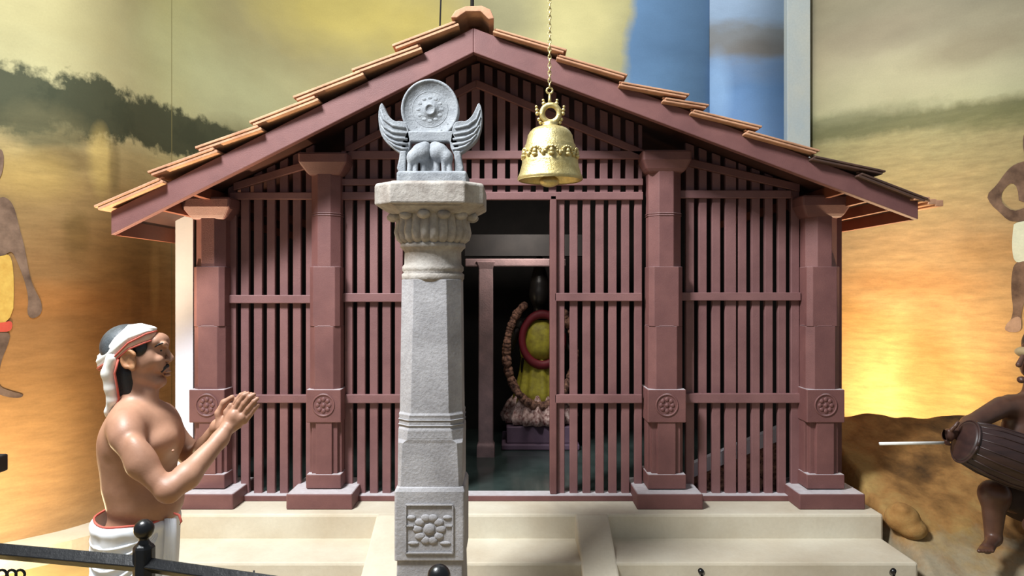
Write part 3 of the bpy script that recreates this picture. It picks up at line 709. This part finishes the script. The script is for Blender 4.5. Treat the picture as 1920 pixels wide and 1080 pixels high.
for cx_, s in ((786, 1), (829, -1)):
    g = SDF(np.array(e(cx_-30, 335, -.1)), np.array(e(cx_+30, 255, .08)), .004)
    E = lambda dx, py, dy=0.: e(cx_+s*dx, py, dy)
    g.ell(E(5, 288, -.03), (.043, .034, .042), k=.014); g.ell(E(-10, 298, -.035), (.028, .03, .034), k=.014); g.ell(E(12, 276, -.02), (.026, .024, .022), k=.01)
    g.cap(E(-14, 300, -.04), E(-16, 326, -.04), .012, .012, .008); g.cap(E(-4, 302, -.04), E(-5, 327, -.04), .011, .011, .008)
    g.cap(E(9, 296, -.02), E(9, 327, -.02), .017, .015, .01); g.cap(E(12, 275, -.01), E(18, 262, 0), .014, .01, .01)
    g.cap(E(18, 288, -.01), E(20, 326, -.01), .012, .011, .01)
    g.build('kneeling_figure', M['emblem'], em)

# ---------------------------------------------------------------- bell and chain
BY = 2.90; bk = BY/FPX; bcx = (1031.5-960)*bk; bz = lambda py: CAMZ-(py-540)*bk
bell = empty('temple_bell', (bcx, BY, bz(337)), 'gilded brass temple bell with raised figures hanging in front of the gable', 'bell')
prof = [(59, 339), (61.5, 337), (60.5, 332), (57.5, 326), (56, 320), (54, 313), (52.5, 306), (52.5, 302), (50.5, 300), (50, 290), (49, 280), (47.5, 277), (47.8, 274), (45, 270), (43.5, 262), (42.5, 260), (42, 255), (38, 248), (33, 243), (27, 240), (18, 238), (14, 234), (16, 231), (11, 229), (0.1, 229)]
inn = [(0.1, 236), (25, 246), (36, 258), (42, 275), (46, 300), (50, 322), (56, 336), (59, 339)]
mb = MB(); mb.lathe((bcx, BY, 0), [(r*bk, bz(py)) for r, py in inn+prof], 64, cap=False); mb.build('bell_body', M['gold'], bell)
rf = MB()
for k in range(10):
    a = -math.pi/2+k*math.pi/5
    for i in range(8):
        t = math.pi*i/7; aa = a+.22*math.cos(t); rr = (50.5+.5)*bk; rf.ball((bcx+rr*math.cos(aa), BY+rr*math.sin(aa), bz(291-9*math.sin(t))), .0055, 8, 6)
    rr = 51*bk; rf.ball((bcx+rr*math.cos(a), BY+rr*math.sin(a), bz(290)), .010, 10, 8, (1, 1, 1.1)); rf.ball((bcx+rr*math.cos(a), BY+rr*math.sin(a), bz(296)), .011, 10, 8, (1.1, 1.1, .7))
    rf.ball((bcx+rr*math.cos(a), BY+rr*math.sin(a), bz(283)), .006, 8, 6)
    a += math.pi/10; rf.ball((bcx+rr*math.cos(a), BY+rr*math.sin(a), bz(294)), .008, 8, 6, (1, 1, 1.4))
rf.build('relief_figure', M['gold'], bell)
rg = MB(); rg.torus((bcx+.002, BY, bz(213)), 16*bk, 5.5*bk, 'y', 36, 12)
rg.build('crown_ring', M['gold'], bell)
for s in (-1, 1):
    od = MB()
    for px, py, r in ((24, 213, 4), (25, 206, 3.4), (26, 200, 2.6), (21, 224, 3.6), (18, 230, 3.6), (12, 194, 3.8), (13, 188, 2.6)): od.ball((bcx+s*px*bk, BY, bz(py)), r*bk, 10, 8)
    od.build('ring_ornament', M['gold'], bell)
cl = MB(); cl.tube([(bcx-.004, BY, bz(240)), (bcx-.004, BY, bz(330))], .005); cl.ball((bcx-.004, BY, bz(340)), .033, 16, 10, (1.2, 1, .7)); cl.build('clapper', M['gold'], bell)
ch = empty('brass_chain', (bcx-.002, BY, bz(196)), 'thin brass link chain holding the gilded bell', 'chain')
mb = MB(); mb.torus((bcx-.002, BY, bz(170)), 5.5*bk, 2*bk, 'y', 20, 8); mb.tube([(bcx-.002, BY, bz(176)), (bcx-.002, BY, bz(197))], [.004, .0075], 10); mb.build('swivel_hook', M['gold'], ch)
zt = bz(165); i = 0; links = []
while zt < bz(-40):
    if not links or i < 2:
        o = MB(); o.torus((0, 0, 0), .0095, .0026, 'y' if i % 2 else 'x', 18, 8, .62, 1.)
        o.v = [(x, y, z) for x, y, z in o.v]; o = o.build('chain_link', M['gold'], None); links.append(o)
    else: o = links[i % 2].copy(); C.objects.link(o)
    attach(o, ch); o.location = (bcx-.002, BY, zt+.009); zt += .0145 if i % 5 else .019; i += 1

# ---------------------------------------------------------------- black railing
rl = empty('barrier_railing', P(270, 1048, 1.944).xy.to_3d(), 'black metal barrier railing with ball finials in the foreground', 'railing')
p1 = P(270, 1058, 1.944); p2 = P(823, 1140, 1.66)
d = (p2-p1); d.z = 0; step = d.copy()
def post(p, by, r):
    bzp = by
    mb = MB(); mb.lathe((p.x, p.y, 0), [(.06, 0), (.06, .015), (.028, .02), (.0275, bzp-.048), (.024, bzp-.042), (.017, bzp-.036), (.012, bzp-.028), (.014, bzp-.02)], 8, smooth=False, rot=math.pi/8); q = mb.build('post', M['black'], rl, bevel=.002)
    MB().ball((p.x, p.y, bzp), r, 24, 14).build('ball_finial', M['black'], q)
post(p1, P(0, 992, 1.944).z, .0255); post(p2, P(0, 1080, 1.66).z, .026)
def railbar(a, b, name='rail', h=.0165):
    MB().tube([a, b], h, 4, smooth=False).build(name, M['black'], rl, bevel=.003)
a0 = P(-60, 1028, 2.02); railbar(a0, p1, h=.023); railbar(p1, p2, h=.021)
railbar(p2, P(1500, 1300, 1.4), h=.021)
low = Vector((0, 0, -.62)); railbar(a0+low, p1+low); railbar(p1+low, p2+low)
sc = MB()
for px in (4, 22, 38): c = P(px, 1077, 2.0); sc.torus((c.x, c.y, c.z), .012, .0035, 'y', 20, 8)
c = P(20, 1108, 2.0); sc.torus((c.x, c.y, c.z), .035, .004, 'y', 24, 8); c2 = P(20, 1140, 2.0); sc.tube([(c2.x, c2.y, c2.z), (c2.x, c2.y, .45)], .005)
sc.build('scroll_ornament', M['black'], rl)

# ---------------------------------------------------------------- small fixtures
def lampspot(px, py, Y, zb, label, name='floor_spotlight', size=1.):
    t = P(px, py, Y); o = empty(name, (t.x, t.y, zb), label, 'spotlight')
    MB().lathe((t.x, t.y, 0), [(.03, zb), (.03, zb+.01), (.006, zb+.012), (.006, t.z-.03*size)], 12).build('stand', M['blackm'], o)
    MB().tube([(t.x-.012*size, t.y-.02, t.z-.004), (t.x+.008*size, t.y+.03, t.z-.035*size)], [.014*size, .017*size], 14).build('lamp_head', M['black'], o)
    return o
lampspot(1316, 1066, 3.95, .13, 'small black spotlight on the lower step, left of the two right-hand ones')
lampspot(1676, 1066, 3.95, 0, 'small black spotlight below the steps near the mound and drummer')
t = P(476, 1070, 3.7); tag(MB().tube([(t.x, 3.7, .13), (t.x, 3.7, t.z)], .005, 8).build('metal_pin', M['blackm']), 'thin black pin standing on the lower step right of the praying man', 'pin')
t = P(-2, 872, 2.6); so = empty('stand_spotlight', (t.x, 2.6, 0), 'black angular spotlight on a stand at the left edge of the view', 'spotlight')
MB().loft([[(t.x+x, 2.6+y, t.z+z) for y, z in ((-.05, -.03), (.05, -.03), (.05, .03), (-.05, .03))] for x, z in ((-.14, 0), (.0, .0))]).build('lamp_head', M['blackm'], so, bevel=.006)
MB().lathe((t.x-.06, 2.6, 0), [(.1, 0), (.1, .02), (.012, .03), (.012, t.z-.02)], 14).build('stand', M['blackm'], so)
MB().box(X(1566, 4.85), X(1575, 4.85), 4.83, 4.9, Z(554, 4.85), Z(542, 4.85)).build('junction_box', M['blackm'], sh)
for px0, px1, Y, lb, r in ((821, 834, 5.4, 'thin black cable hanging down behind the left roof slope', .006), (884, 884, 5.2, 'thick black cable rising above the roof ridge', .013)):
    a, b = P(px0, 60, Y), P(px1, -140, Y); b.z = 5.5
    a.z = roofz(a.x)+.07
    tag(MB().tube([a, (a+b)/2+Vector((.012, 0, 0)), b], r, 8).build('cable', M['blackm']), lb, 'cable')

# ---------------------------------------------------------------- earthen mound
def rockmat():
    m, nt, b = base_mat('painted_earth_mound'); tc = nt.add('ShaderNodeTexCoord').outputs['Object']
    n = nt.noise(tc, 1.9, 6, .6); c = nt.ramp(n, [(.3, srgb(58, 42, 26)), (.42, srgb(112, 80, 44)), (.52, srgb(152, 112, 64)), (.62, srgb(160, 130, 78)), (.72, srgb(128, 90, 50))])
    sp_ = nt.add('ShaderNodeSeparateXYZ'); nt.l.new(tc, sp_.inputs[0])
    low_ = nt.math('DIVIDE', nt.math('SUBTRACT', nt.math('ADD', .32, nt.math('MULTIPLY', nt.math('SUBTRACT', nt.noise(tc, 5, 5), .5), .35)), sp_.outputs[2]), .12, clamp=True)
    c = nt.mix(nt.math('MULTIPLY', low_, .8), c, srgb(150, 142, 120))
    g = nt.math('MULTIPLY_ADD', nt.noise(tc, 45, 4), .4, .8); cc = nt.add('ShaderNodeCombineColor'); [nt.l.new(g, cc.inputs[i]) for i in range(3)]
    c = nt.mix(1., c, cc.outputs[0], 'MULTIPLY'); nt.l.new(c, b.inputs['Base Color']); b.inputs['Roughness'].default_value = .85; b.inputs['Specular IOR Level'].default_value = .2
    bp = nt.add('ShaderNodeBump'); bp.inputs['Strength'].default_value = .5; bp.inputs['Distance'].default_value = .02; nt.l.new(nt.noise(tc, 9, 6, .65), bp.inputs['Height']); nt.l.new(bp.outputs[0], b.inputs['Normal'])
    return m
M['rock'] = rockmat()
from mathutils import noise as mn
def moundz(x, y):
    base = .0+.80*max(0, min(1, (y-3.75)/1.75))**.85
    if y > 5.52: base *= max(0, 1-(y-5.52)/.35)**.5
    e_ = max(0, min(1, (x-2.15)/.10)) if y > 4.5 else max(0, min(1, (x-2.19)/.10))
    z = base*e_+ .035*mn.noise(Vector((x*3, y*3, 0)))*e_+.018*mn.noise(Vector((x*9, y*9, 2)))*e_
    return max(z, -.02)
nx, ny = 110, 90; mv = []; mf = []
for j in range(ny):
    for i in range(nx):
        x = 2.205+2.18*i/(nx-1); y = 3.6+2.3*j/(ny-1); mv.append((x, y, moundz(x, y)))
for j in range(ny-1):
    for i in range(nx-1): a = j*nx+i; mf.append((a, a+1, a+nx+1, a+nx))
o = MB().add(mv, mf, True).build('earth_mound', M['rock']); tag(o, 'brown painted earthen mound beside the shrine under the seated drummer', 'mound')

b_ = SDF((2.1, 4.1, .2), (2.45, 4.6, .62), .008)
b_.ell((2.29, 4.38, .40), (.085, .10, .085), .5, .3, k=.02); b_.ell((2.33, 4.34, .35), (.075, .08, .06), k=.02); b_.ell((2.27, 4.36, .46), (.045, .06, .03), k=.02)
tag(b_.build('boulder', M['rock']), 'rounded brown boulder at the right corner of the stepped plinth', 'rock')

# ---------------------------------------------------------------- the seated drummer
DY = 4.20
def D(px, py, dy=0.): return P(px, py, DY+dy)
dm = empty('person', D(1900, 1000, .1), 'seated bare-chested person holding a dark barrel drum at the right edge', 'person')
g = SDF((2.3, 3.7, .15), (3.45, 4.8, 1.65), .009, [((2.38, 3.7, .82), (2.75, 4.1, 1.05), .005), ((2.6, 3.6, .15), (2.85, 4.0, .4), .005)])
g.ell(D(1935, 820, .05), (.17, .12, .24), k=.05); g.ell(D(1940, 925, .08), (.17, .14, .14), k=.05)
g.cap(D(1938, 735, .04), D(1942, 690, .02), .055, .05, .03)
g.cap(D(1895, 762, .03), D(1985, 762, .03), .068, .068, .05)
g.cap(D(1878, 763, .0), D(1818, 796, -.08), .058, .045, .035)
g.cap(D(1818, 796, -.08), D(1788, 812, -.18), .044, .03, .025)
# hand round the drum's head
hx = lambda a, b, c=0.: D(a, b, -.2+c)
g.ell(hx(1778, 816), (.034, .03, .036), k=.015)
for k in range(4): g.chain([hx(1770+k*3, 808+k*1, -.02+.012*k), hx(1762+k*3, 818+k*2, -.03), hx(1768+k*4, 830+k*1, -.03)], [.011, .010, .009], .006)
g.chain([hx(1784, 806, -.02), hx(1792, 798, -.03), hx(1796, 792, -.03)], [.012, .010, .009], .006)
# far arm over the drum
g.cap(D(1985, 765, .0), D(2035, 830, -.1), .055, .045, .03); g.cap(D(2035, 830, -.1), D(1990, 850, -.3), .043, .03, .03)
# head
g.ell(D(1948, 660, .0), (.085, .085, .115), k=.02); g.ell(D(1932, 690, -.02), (.05, .055, .055), k=.02); g.cap(D(1918, 668, -.05), D(1910, 684, -.07), .012, .016, .012); g.ell(D(1915, 712, -.03), (.022, .025, .02), k=.02)
# legs: one knee up to the left, foot planted
g.cap(D(1935, 940, .05), D(1864, 925, -.12), .10, .072, .03); g.ell(D(1864, 926, -.13), (.07, .07, .07), k=.03)
g.cap(D(1864, 930, -.13), D(1862, 1010, -.12), .066, .04, .03)
g.cap(D(1866, 1008, -.11), D(1850, 1028, -.22), .036, .03, .02)
for k in range(5): g.cap(D(1850+k*5-8, 1026, -.2), D(1842+k*6-6, 1033, -.29), .014, .011, .005)
g.cap(D(1940, 945, .05), D(2020, 950, -.15), .1, .07, .03); g.cap(D(2020, 950, -.15), D(1935, 985, -.28), .065, .045, .03)
g.build('body', M['skindark'], dm)
hb = SDF((2.75, 3.9, 1.2), (3.2, 4.5, 1.6), .008); hb.ell(D(1952, 645, .01), (.094, .094, .10), k=.01); hb.ell(D(1972, 690, .06), (.06, .07, .09), k=.02); hb.ell(D(1925, 695, -.02), (.075, .2, .06), k=.005, op='sub'); hb.build('hair', M['hair'], dm)
hb = SDF((2.75, 3.9, 1.2), (3.2, 4.5, 1.6), .007); hb.ell(D(1946, 664, .0), (.112, .11, .042), pitch=.15, k=.004); hb.build('headband', M['band'], dm)
g = SDF((2.6, 3.7, .2), (3.5, 4.7, .9), .012); g.ell(D(1945, 945, .05), (.21, .2, .11), k=.03); g.cap(D(1925, 930, .0), D(1895, 925, -.1), .115, .09, .03); g.cap(D(1950, 945, .03), D(2010, 952, -.12), .115, .085, .03); g.build('waistcloth', M['darkcloth'], dm)
da, db = D(1806, 826, -.27), D(1985, 893, -.30)
drm = empty('barrel_drum', (da+db)/2, 'dark brown barrel drum held across the lap of the seated person', 'drum')
ax = db-da; pts = [da+ax*t for t in (0, .012, .04, .06, .25, .5, .75, .94, .96, 1)]
MB().tube(pts, [.096, .108, .110, .116, .134, .142, .134, .116, .110, .10], 40).build('drum_shell', M['drum'], drm)
tn = MB(); t = ax.normalized(); u = t.cross(Vector((0, 0, 1))).normalized(); v = u.cross(t)
for k in range(18):
    a = 2*math.pi*k/18; q = u*math.cos(a)+v*math.sin(a); tn.tube([da+ax*.05+q*.114, da+ax*.25+q*.135, da+ax*.5+q*.143, da+ax*.75+q*.135, da+ax*.95+q*.114], .004, 6)
tn.build('lacing', M['drum'], drm)
for tt in (.025, .975):
    c = da+ax*tt; pts = [c+(u*math.cos(2*math.pi*k/32)+v*math.sin(2*math.pi*k/32))*.114 for k in range(33)]; hp = MB(); hp.tube(pts, .007, 8); hp.build('hoop', M['drum'], drm)
sa, sb = D(1649, 832, -.2), D(1775, 830, -.2)
tag(MB().tube([sa, sb], .0085, 12).build('white_stick', M['whitestick']), "slim white stick pointing left from the drummer's hand", 'stick')

# ---------------------------------------------------------------- the praying man
MY = 2.917
def H(px, py, dy=0.): return P(px, py, MY+dy)
man = empty('person', H(258, 1370, 0).xy.to_3d(), 'bare-chested man with a white headcloth praying with joined hands beside the shrine', 'person')
yaw = math.radians(-20)
g = SDF((-1.78, 2.48, .55), (-.88, 3.3, 1.66), .006, [((-1.62, 2.8, 1.33), (-1.30, 3.02, 1.62), .0036), ((-1.16, 2.78, 1.14), (-.97, 2.98, 1.36), .0036)])
# trunk
g.ell(H(264, 845), (.120, .155, .20), yaw, k=.05); g.ell(H(268, 815), (.12, .16, .12), yaw, k=.05)
g.ell(H(264, 930), (.108, .134, .15), yaw, k=.05); g.ell(H(258, 1000), (.108, .138, .11), yaw, k=.03)
g.cap(H(236, 840, -.06), H(234, 905, -.05), .075, .068, .05)            # back muscles
g.cap(H(240, 840, .07), H(240, 905, .06), .072, .066, .05)
g.ell(H(300, 830, -.07), (.036, .070, .042), yaw, k=.05); g.ell(H(314, 827, .085), (.036, .070, .042), yaw, k=.05)   # pectorals
g.ell(H(325, 845, -.075), (.007, .008, .007), k=.006); g.ell(H(336, 843, .085), (.007, .008, .007), k=.006)
g.ell(H(300, 935), (.075, .1, .1), yaw, k=.05)                         # belly
g.cap(H(236, 800, -.15), H(300, 782, .17), .062, .062, .05)             # shoulder girdle
g.cap(H(252, 768, -.02), H(236, 800, -.14), .05, .05, .045); g.cap(H(262, 765, .02), H(298, 785, .15), .05, .048, .04)   # trapezius
g.cap(H(248, 792, -.02), H(232, 850, -.02), .064, .066, .05)
g.cap(H(258, 690), H(252, 775), .056, .066, .03)                        # neck
g.cap(H(282, 735, -.01), H(272, 775, -.01), .030, .034, .03)
g.ell(H(222, 830, -.115), (.032, .05, .06), yaw, k=.03)                 # shoulder blade
# near arm
g.ell(H(236, 814, -.19), (.053, .052, .062), k=.03)
g.chain([H(238, 822, -.2), H(266, 870, -.24), H(308, 916, -.25)], [.051, .048, .038], .03)
g.ell(H(262, 850, -.25), (.036, .035, .065), 0, -.5, k=.03)
g.ell(H(316, 924, -.25), (.036, .035, .035), k=.02)
g.chain([H(318, 918, -.25), H(350, 893, -.20), H(412, 824, -.075), H(424, 806, -.055)], [.043, .046, .030, .027], .02)
# far arm
g.ell(H(312, 795, .19), (.05, .055, .062), k=.03)
g.chain([H(316, 802, .2), H(350, 845, .22), H(362, 862, .2)], [.05, .044, .038], .03)
g.chain([H(362, 862, .2), H(384, 838, .14), H(410, 800, .045), H(418, 796, .02)], [.038, .038, .028, .026], .02)
# hands, palms together, fingers up and forward
def hand(ox, oy, y0, s):
    h = lambda px, py, dd=0.: H(px+ox, py+oy, y0+s*dd)
    g.cap(h(424, 804), h(440, 782), .026, .028, .015)
    g.cap(h(430, 796), h(440, 776, .002), .021, .020, .012); g.cap(h(436, 800), h(452, 784, .002), .021, .019, .012); g.cap(h(446, 795), h(457, 780), .017, .016, .012)
    F = [((438, 771), (448, 754), (457, 742), (465, 738)), ((446, 776), (458, 757), (468, 745), (476, 740)), ((453, 783), (465, 766), (476, 753), (482, 748)), ((459, 790), (469, 777), (478, 765), (484, 759))]
    for k, f in enumerate(F):
        dd = (.004, .007, .006, .002)[k]
        g.chain([h(*f[0], .0), h(*f[1], dd), h(*f[2], dd), h(*f[3], dd*.6)], [.0122, .0112, .0102, .0084] if k < 3 else [.0112, .0102, .0092, .0074], .003)
    if s < 0: g.chain([h(428, 790, -.004), h(426, 773, -.010), h(433, 760, -.008)], [.016, .0135, .0105], .008)
    else: g.chain([h(419, 800), h(415, 776), h(425, 756), h(440, 746)], [.018, .0145, .0125, .010], .008)
hand(0, 0, -.030, -1); hand(-5, -1, .010, 1)
# head
hy = .0
g.ell(H(251, 655, hy), (.098, .078, .094), k=.02)
g.ell(H(277, 675, hy), (.070, .064, .082), 0, .25, k=.025)
g.cap(H(262, 700, -.032), H(296, 716, -.016), .030, .022, .02); g.cap(H(262, 700, .032), H(296, 716, .016), .030, .022, .02)
g.ell(H(300, 715, hy), (.024, .026, .020), k=.014)                     # chin
g.ell(H(297, 640, hy), (.036, .058, .034), k=.02)                      # forehead
g.cap(H(307, 645, -.036), H(311, 648, -.010), .011, .011, .008); g.cap(H(307, 645, .036), H(311, 648, .010), .011, .011, .008)   # brow
g.cap(H(309, 651, hy), H(321, 671, hy), .008, .011, .009)              # nose bridge
g.ell(H(317, 675, -.010), (.012, .009, .009), k=.005); g.ell(H(317, 675, .010), (.012, .009, .009), k=.005)
g.cap(H(296, 676, -.036), H(300, 690, -.03), .022, .016, .018); g.cap(H(296, 676, .036), H(300, 690, .03), .022, .016, .018)      # cheeks
g.ell(H(306, 690, hy), (.022, .028, .022), k=.014)
g.ell(H(303, 657, -.036), (.014, .012, .011), k=.010, op='sub'); g.ell(H(303, 657, .036), (.014, .012, .011), k=.010, op='sub')
g.ell(H(315, 697, hy), (.010, .021, .0055), k=.004); g.ell(H(314, 703, hy), (.011, .019, .006), k=.004)
g.ell(H(319, 700, hy), (.010, .022, .0025), k=.003, op='sub')
for sd in (-1, 1): g.ell(H(268, 672, sd*.058), (.04, .02, .045), k=.02)
def snap(px, py, sd, depth=0.):          # point on the face surface at a given profile position
    for q in range(120):
        d_ = sd*(.12-.001*q); p = H(px, py, d_); ix_ = [min(max(int(np.searchsorted(FG.ax[k], p[k])), 0), FG.F.shape[k]-1) for k in range(3)]
        if FG.F[tuple(ix_)] < 0: return H(px, py, d_-sd*depth)
    return H(px, py, 0)
FG = g
body = g.build('body', M['skin'], man)
for sd in (-1, 1):
    ec = snap(300, 657.5, sd, .0065); ef = 1/480
    ey = MB().ball(ec, .0105, 20, 12).build('eye', M['eye'], man)
    MB().ball(ec+Vector((.0050, sd*.0048, .0008)), .0052, 14, 10).build('iris', M['iris'], ey)
    ld = SDF(np.array(ec)-.03, np.array(ec)+.03, .0016); ld.ell(ec, (.0125, .0122, .0118), k=.002); ld.ell(ec+Vector((.004, sd*.006, -.0030)), (.022, .014, .0088), k=.0015, op='sub'); ld.build('eyelid', M['skinlid'], man)
    MB().tube([snap(290, 651, sd, .001), snap(294, 648, sd, .0005), snap(299, 645, sd, .0005), snap(304, 643.5, sd, .0005), snap(308, 644.5, sd, .001)], [.0018, .0032, .0036, .0034, .0022], 8).build('eyebrow', M['hair'], man)
    er = SDF(np.array(H(240, 674, sd*.085))-.06, np.array(H(240, 674, sd*.085))+.06, .0026)
    N = 22; q = lambda a: H(240.5-11.5*math.cos(a)+3*(a > 2.2)*(a-2.2), 673-16.5*math.sin(a), sd*(.090-.004*math.cos(a)))
    for i in range(N):
        a0 = math.radians(-75+i*230/N); a1 = math.radians(-75+(i+1)*230/N); er.cap(q(a0), q(a1), .0056, .0056, .006)
    er.ell(H(245, 674, sd*.078), (.022, .010, .034), 0, -.15, k=.010); er.ell(H(248, 690, sd*.083), (.011, .007, .012), k=.010); er.ell(H(246, 672, sd*.093), (.010, .009, .016), 0, -.1, k=.006, op='sub')
    er.build('ear', M['ear'], man)
ms = SDF(np.array(H(312, 690, 0))-.06, np.array(H(312, 690, 0))+.06, .0022)
for sd in (-1, 1): ms.chain([H(314, 685.5, sd*.004), snap(311, 687, sd, .002), snap(307, 690.5, sd, .002), snap(303.5, 697, sd, .002)], [.0074, .0080, .0070, .0045], .004)
ms.build('moustache', M['hair'], man)
MB().ball(H(313, 702.5, 0), .010, 14, 8, (.9, 1.8, .5)).build('lower_lip', M['lip'], man)
# hair: crown, sideburn, long hair on the nape
g = SDF((-1.72, 2.7, 1.2), (-1.25, 3.12, 1.64), .005)
g.ell(H(245, 656, 0), (.101, .086, .090), k=.02); g.ell(H(280, 700, 0), (.085, .3, .085), k=.006, op='sub'); g.ell(H(310, 655, 0), (.07, .3, .06), k=.006, op='sub')
g.ell(H(262, 652, -.068), (.028, .020, .040), 0, .1, k=.01); g.ell(H(262, 652, .068), (.028, .020, .040), k=.01)
g.ell(H(240, 674, -.115), (.024, .04, .036), k=.005, op='sub')
g.chain([H(236, 684, 0), H(235, 712, 0), H(230, 742, -.005), H(214, 768, -.01)], [.068, .062, .050, .018], .02)
g.cap(H(240, 700, -.045), H(244, 735, -.04), .03, .024, .02)
g.build('hair', M['hair'], man)
g = SDF((-1.72, 2.7, 1.45), (-1.3, 3.12, 1.66), .005); g.ell(H(240, 651, 0), (.102, .088, .091), k=.01); g.ell(H(250, 760, 0), (.3, .3, .2), k=.006, op='sub'); g.ell(H(320, 660, 0), (.1, .3, .16), k=.006, op='sub'); g.build('hair_crown', M['hairtop'], man)
# headcloth: band looped obliquely round the head, under layer, red border, hanging tail
def band(name, m, lo, hi, grow, thick, n=48, wav=0.):
    mb = MB(); rings = []
    def pt(a, v_, R_):
        q = min(abs(v_-655)/56, .97); fx = (1-q**3.6)**(1/3.6) if v_ < 655 else 1; fy = (1-q**2.5)**(1/2.5) if v_ < 655 else 1
        return H(240+(51.5+R_*480)*fx*math.cos(a), v_, (.090+R_)*fy*math.sin(a))
    for i in range(n+1):
        a = 2*math.pi*(i % n)/n; t = (1+math.cos(a))/2; r = []
        L = lo(t); U = hi(t)
        for j in range(11):
            s = j/10; v_ = L+(U-L)*s; r.append(pt(a, v_, grow+thick*math.sin(math.pi*s)**.6+wav*math.sin(2*math.pi*s*2.5+a*2)))
        for j in range(10, -1, -1):
            s = j/10; v_ = L+(U-L)*s; r.append(pt(a, v_, grow-.008))
        rings.append(r)
    mb.loft(rings, True, False); o = mb.build(name, m, man); o['_'] = 0; del o['_']; band.pt = pt; return o
ip = lambda *v: (lambda t: float(np.interp(t, [0, .25, .5, .8, 1], v)))
UPW, LOW, LOU = ip(664, 634, 609, 606, 611), ip(691, 672, 643, 626, 620), ip(694, 678, 655, 642, 635)
# t: 1 front, 0 back ; heights in photo rows
band('headcloth', M['turban'], LOW, UPW, .004, .013, wav=.0018)
band('headcloth_underlayer', M['cream'], LOU, lambda t: LOW(t)-3, .000, .009)
for f0, gr in ((LOW, .012), (LOU, .006)):
    pts = [band.pt(a, f0((1+math.cos(a))/2), gr) for a in [2*math.pi*i/64 for i in range(65)]]
    MB().tube(pts, .0033, 8).build('headcloth_border', M['border'], man)
tl = SDF((-1.75, 2.72, 1.2), (-1.45, 3.0, 1.5), .0045)
tl.chain([H(212, 672, -.075), H(203, 700, -.07), H(208, 728, -.06), H(212, 750, -.05), H(203, 772, -.04), H(200, 780, -.035)], [.026, .024, .022, .021, .013, .006], .012)
tl.build('headcloth_tail', M['turban'], man)
MB().tube([H(222, 674, -.092), H(215, 700, -.086), H(220, 728, -.076), H(223, 748, -.066), H(214, 770, -.052), H(202, 786, -.04)], [.004, .0045, .0045, .004, .003, .002], 8).build('headcloth_border', M['border'], man)
# dhoti
rings = []
prof = [(962, .93, 0), (966, 1.02, .2), (974, 1.05, .2), (980, 1.03, .5), (986, 1.0, 1), (1020, 1.0, 1), (1080, .97, 1), (1150, .96, 1), (1230, .9, 1), (1300, .8, 1)]
n = 96
for py, s, fo in prof:
    r = []
    cx_ = 256-(0 if py < 1080 else (py-1080)*.0)
    for i in range(n):
        a = 2*math.pi*i/n; q = 1+fo*(.018*math.sin(9*a+py*.02)+.012*math.sin(17*a-py*.03))
        c = H(cx_, py, 0); lx, ly = .142*s*q*math.cos(a), .166*s*q*math.sin(a)
        x = c.x+lx*math.cos(yaw)-ly*math.sin(yaw); y = c.y+lx*math.sin(yaw)+ly*math.cos(yaw)
        r.append((x, y, c.z+(.0025*math.sin(5*a) if fo < .3 else 0)+.012*math.sin(a*1-.8)*(1 if py < 990 else 0)))
    rings.append(r)
dh = MB().loft(rings, True, False); dho = dh.build('dhoti', M['cloth'], man, sub=1); dho.modifiers.new('t', 'SOLIDIFY').thickness = .006
top = [(x, y, z+.002) for x, y, z in rings[0]]; MB().tube(top+[top[0]], .0042, 8).build('waist_border', M['border'], dho)
sw = MB()
for k in range(5):                                     # draped swag folds on the camera side
    pts = []
    for i in range(13):
        t = i/12; px = 192+k*5+t*(116-k*8); dip = (1-(2*t-1)**2)*(20+k*18); py = 984+dip+k*2
        a = math.pi*(1-t); lx, ly = .142*math.cos(a*.86+.2), -.166*math.sin(a*.86+.2); c = H(256, py, 0)
        pts.append((c.x+lx*math.cos(yaw)-ly*math.sin(yaw), c.y+lx*math.sin(yaw)+ly*math.cos(yaw), c.z))
    sw.tube(pts, [.002]+[.006]*11+[.002], 8)
sw.build('draped_fold', M['cloth'], dho)
pt = MB()
for k in range(4): pt.tube([H(312+k*5, 972, -.05), H(314+k*4, 1010, -.06), H(310+k*5, 1080, -.07), H(306+k*4, 1200, -.07)], [.008, .011, .012, .012], 8)
pt.build('front_pleat', M['cloth'], dho)
MB().tube([H(326, 962, -.05), H(336, 966, -.055), H(340, 978, -.06), H(337, 984, -.06)], [.004, .005, .0045, .002], 8).build('waist_knot', M['border'], dho)
# lower legs and feet
for sd in (-1, 1):
    g = SDF((-1.85, 2.55, -.01), (-1.2, 3.3, .95), .009); hx_ = H(258, 1000, 0)
    yy = hx_.y+sd*.075; xx = hx_.x-.03*sd
    g.cap((xx, yy, .76), (xx+.01, yy, .47), .068, .052, .02); g.cap((xx+.01, yy, .47), (xx-.02, yy, .1), .055, .035, .03)
    g.cap((xx-.03, yy, .05), (xx+.12, yy-.02, .035), .04, .032, .03)
    for k in range(5): g.cap((xx+.12, yy-.03+.017*k, .03), (xx+.18-.008*k, yy-.04+.018*k, .016), .016, .012, .005)
    g.build('leg', M['skin'], man)
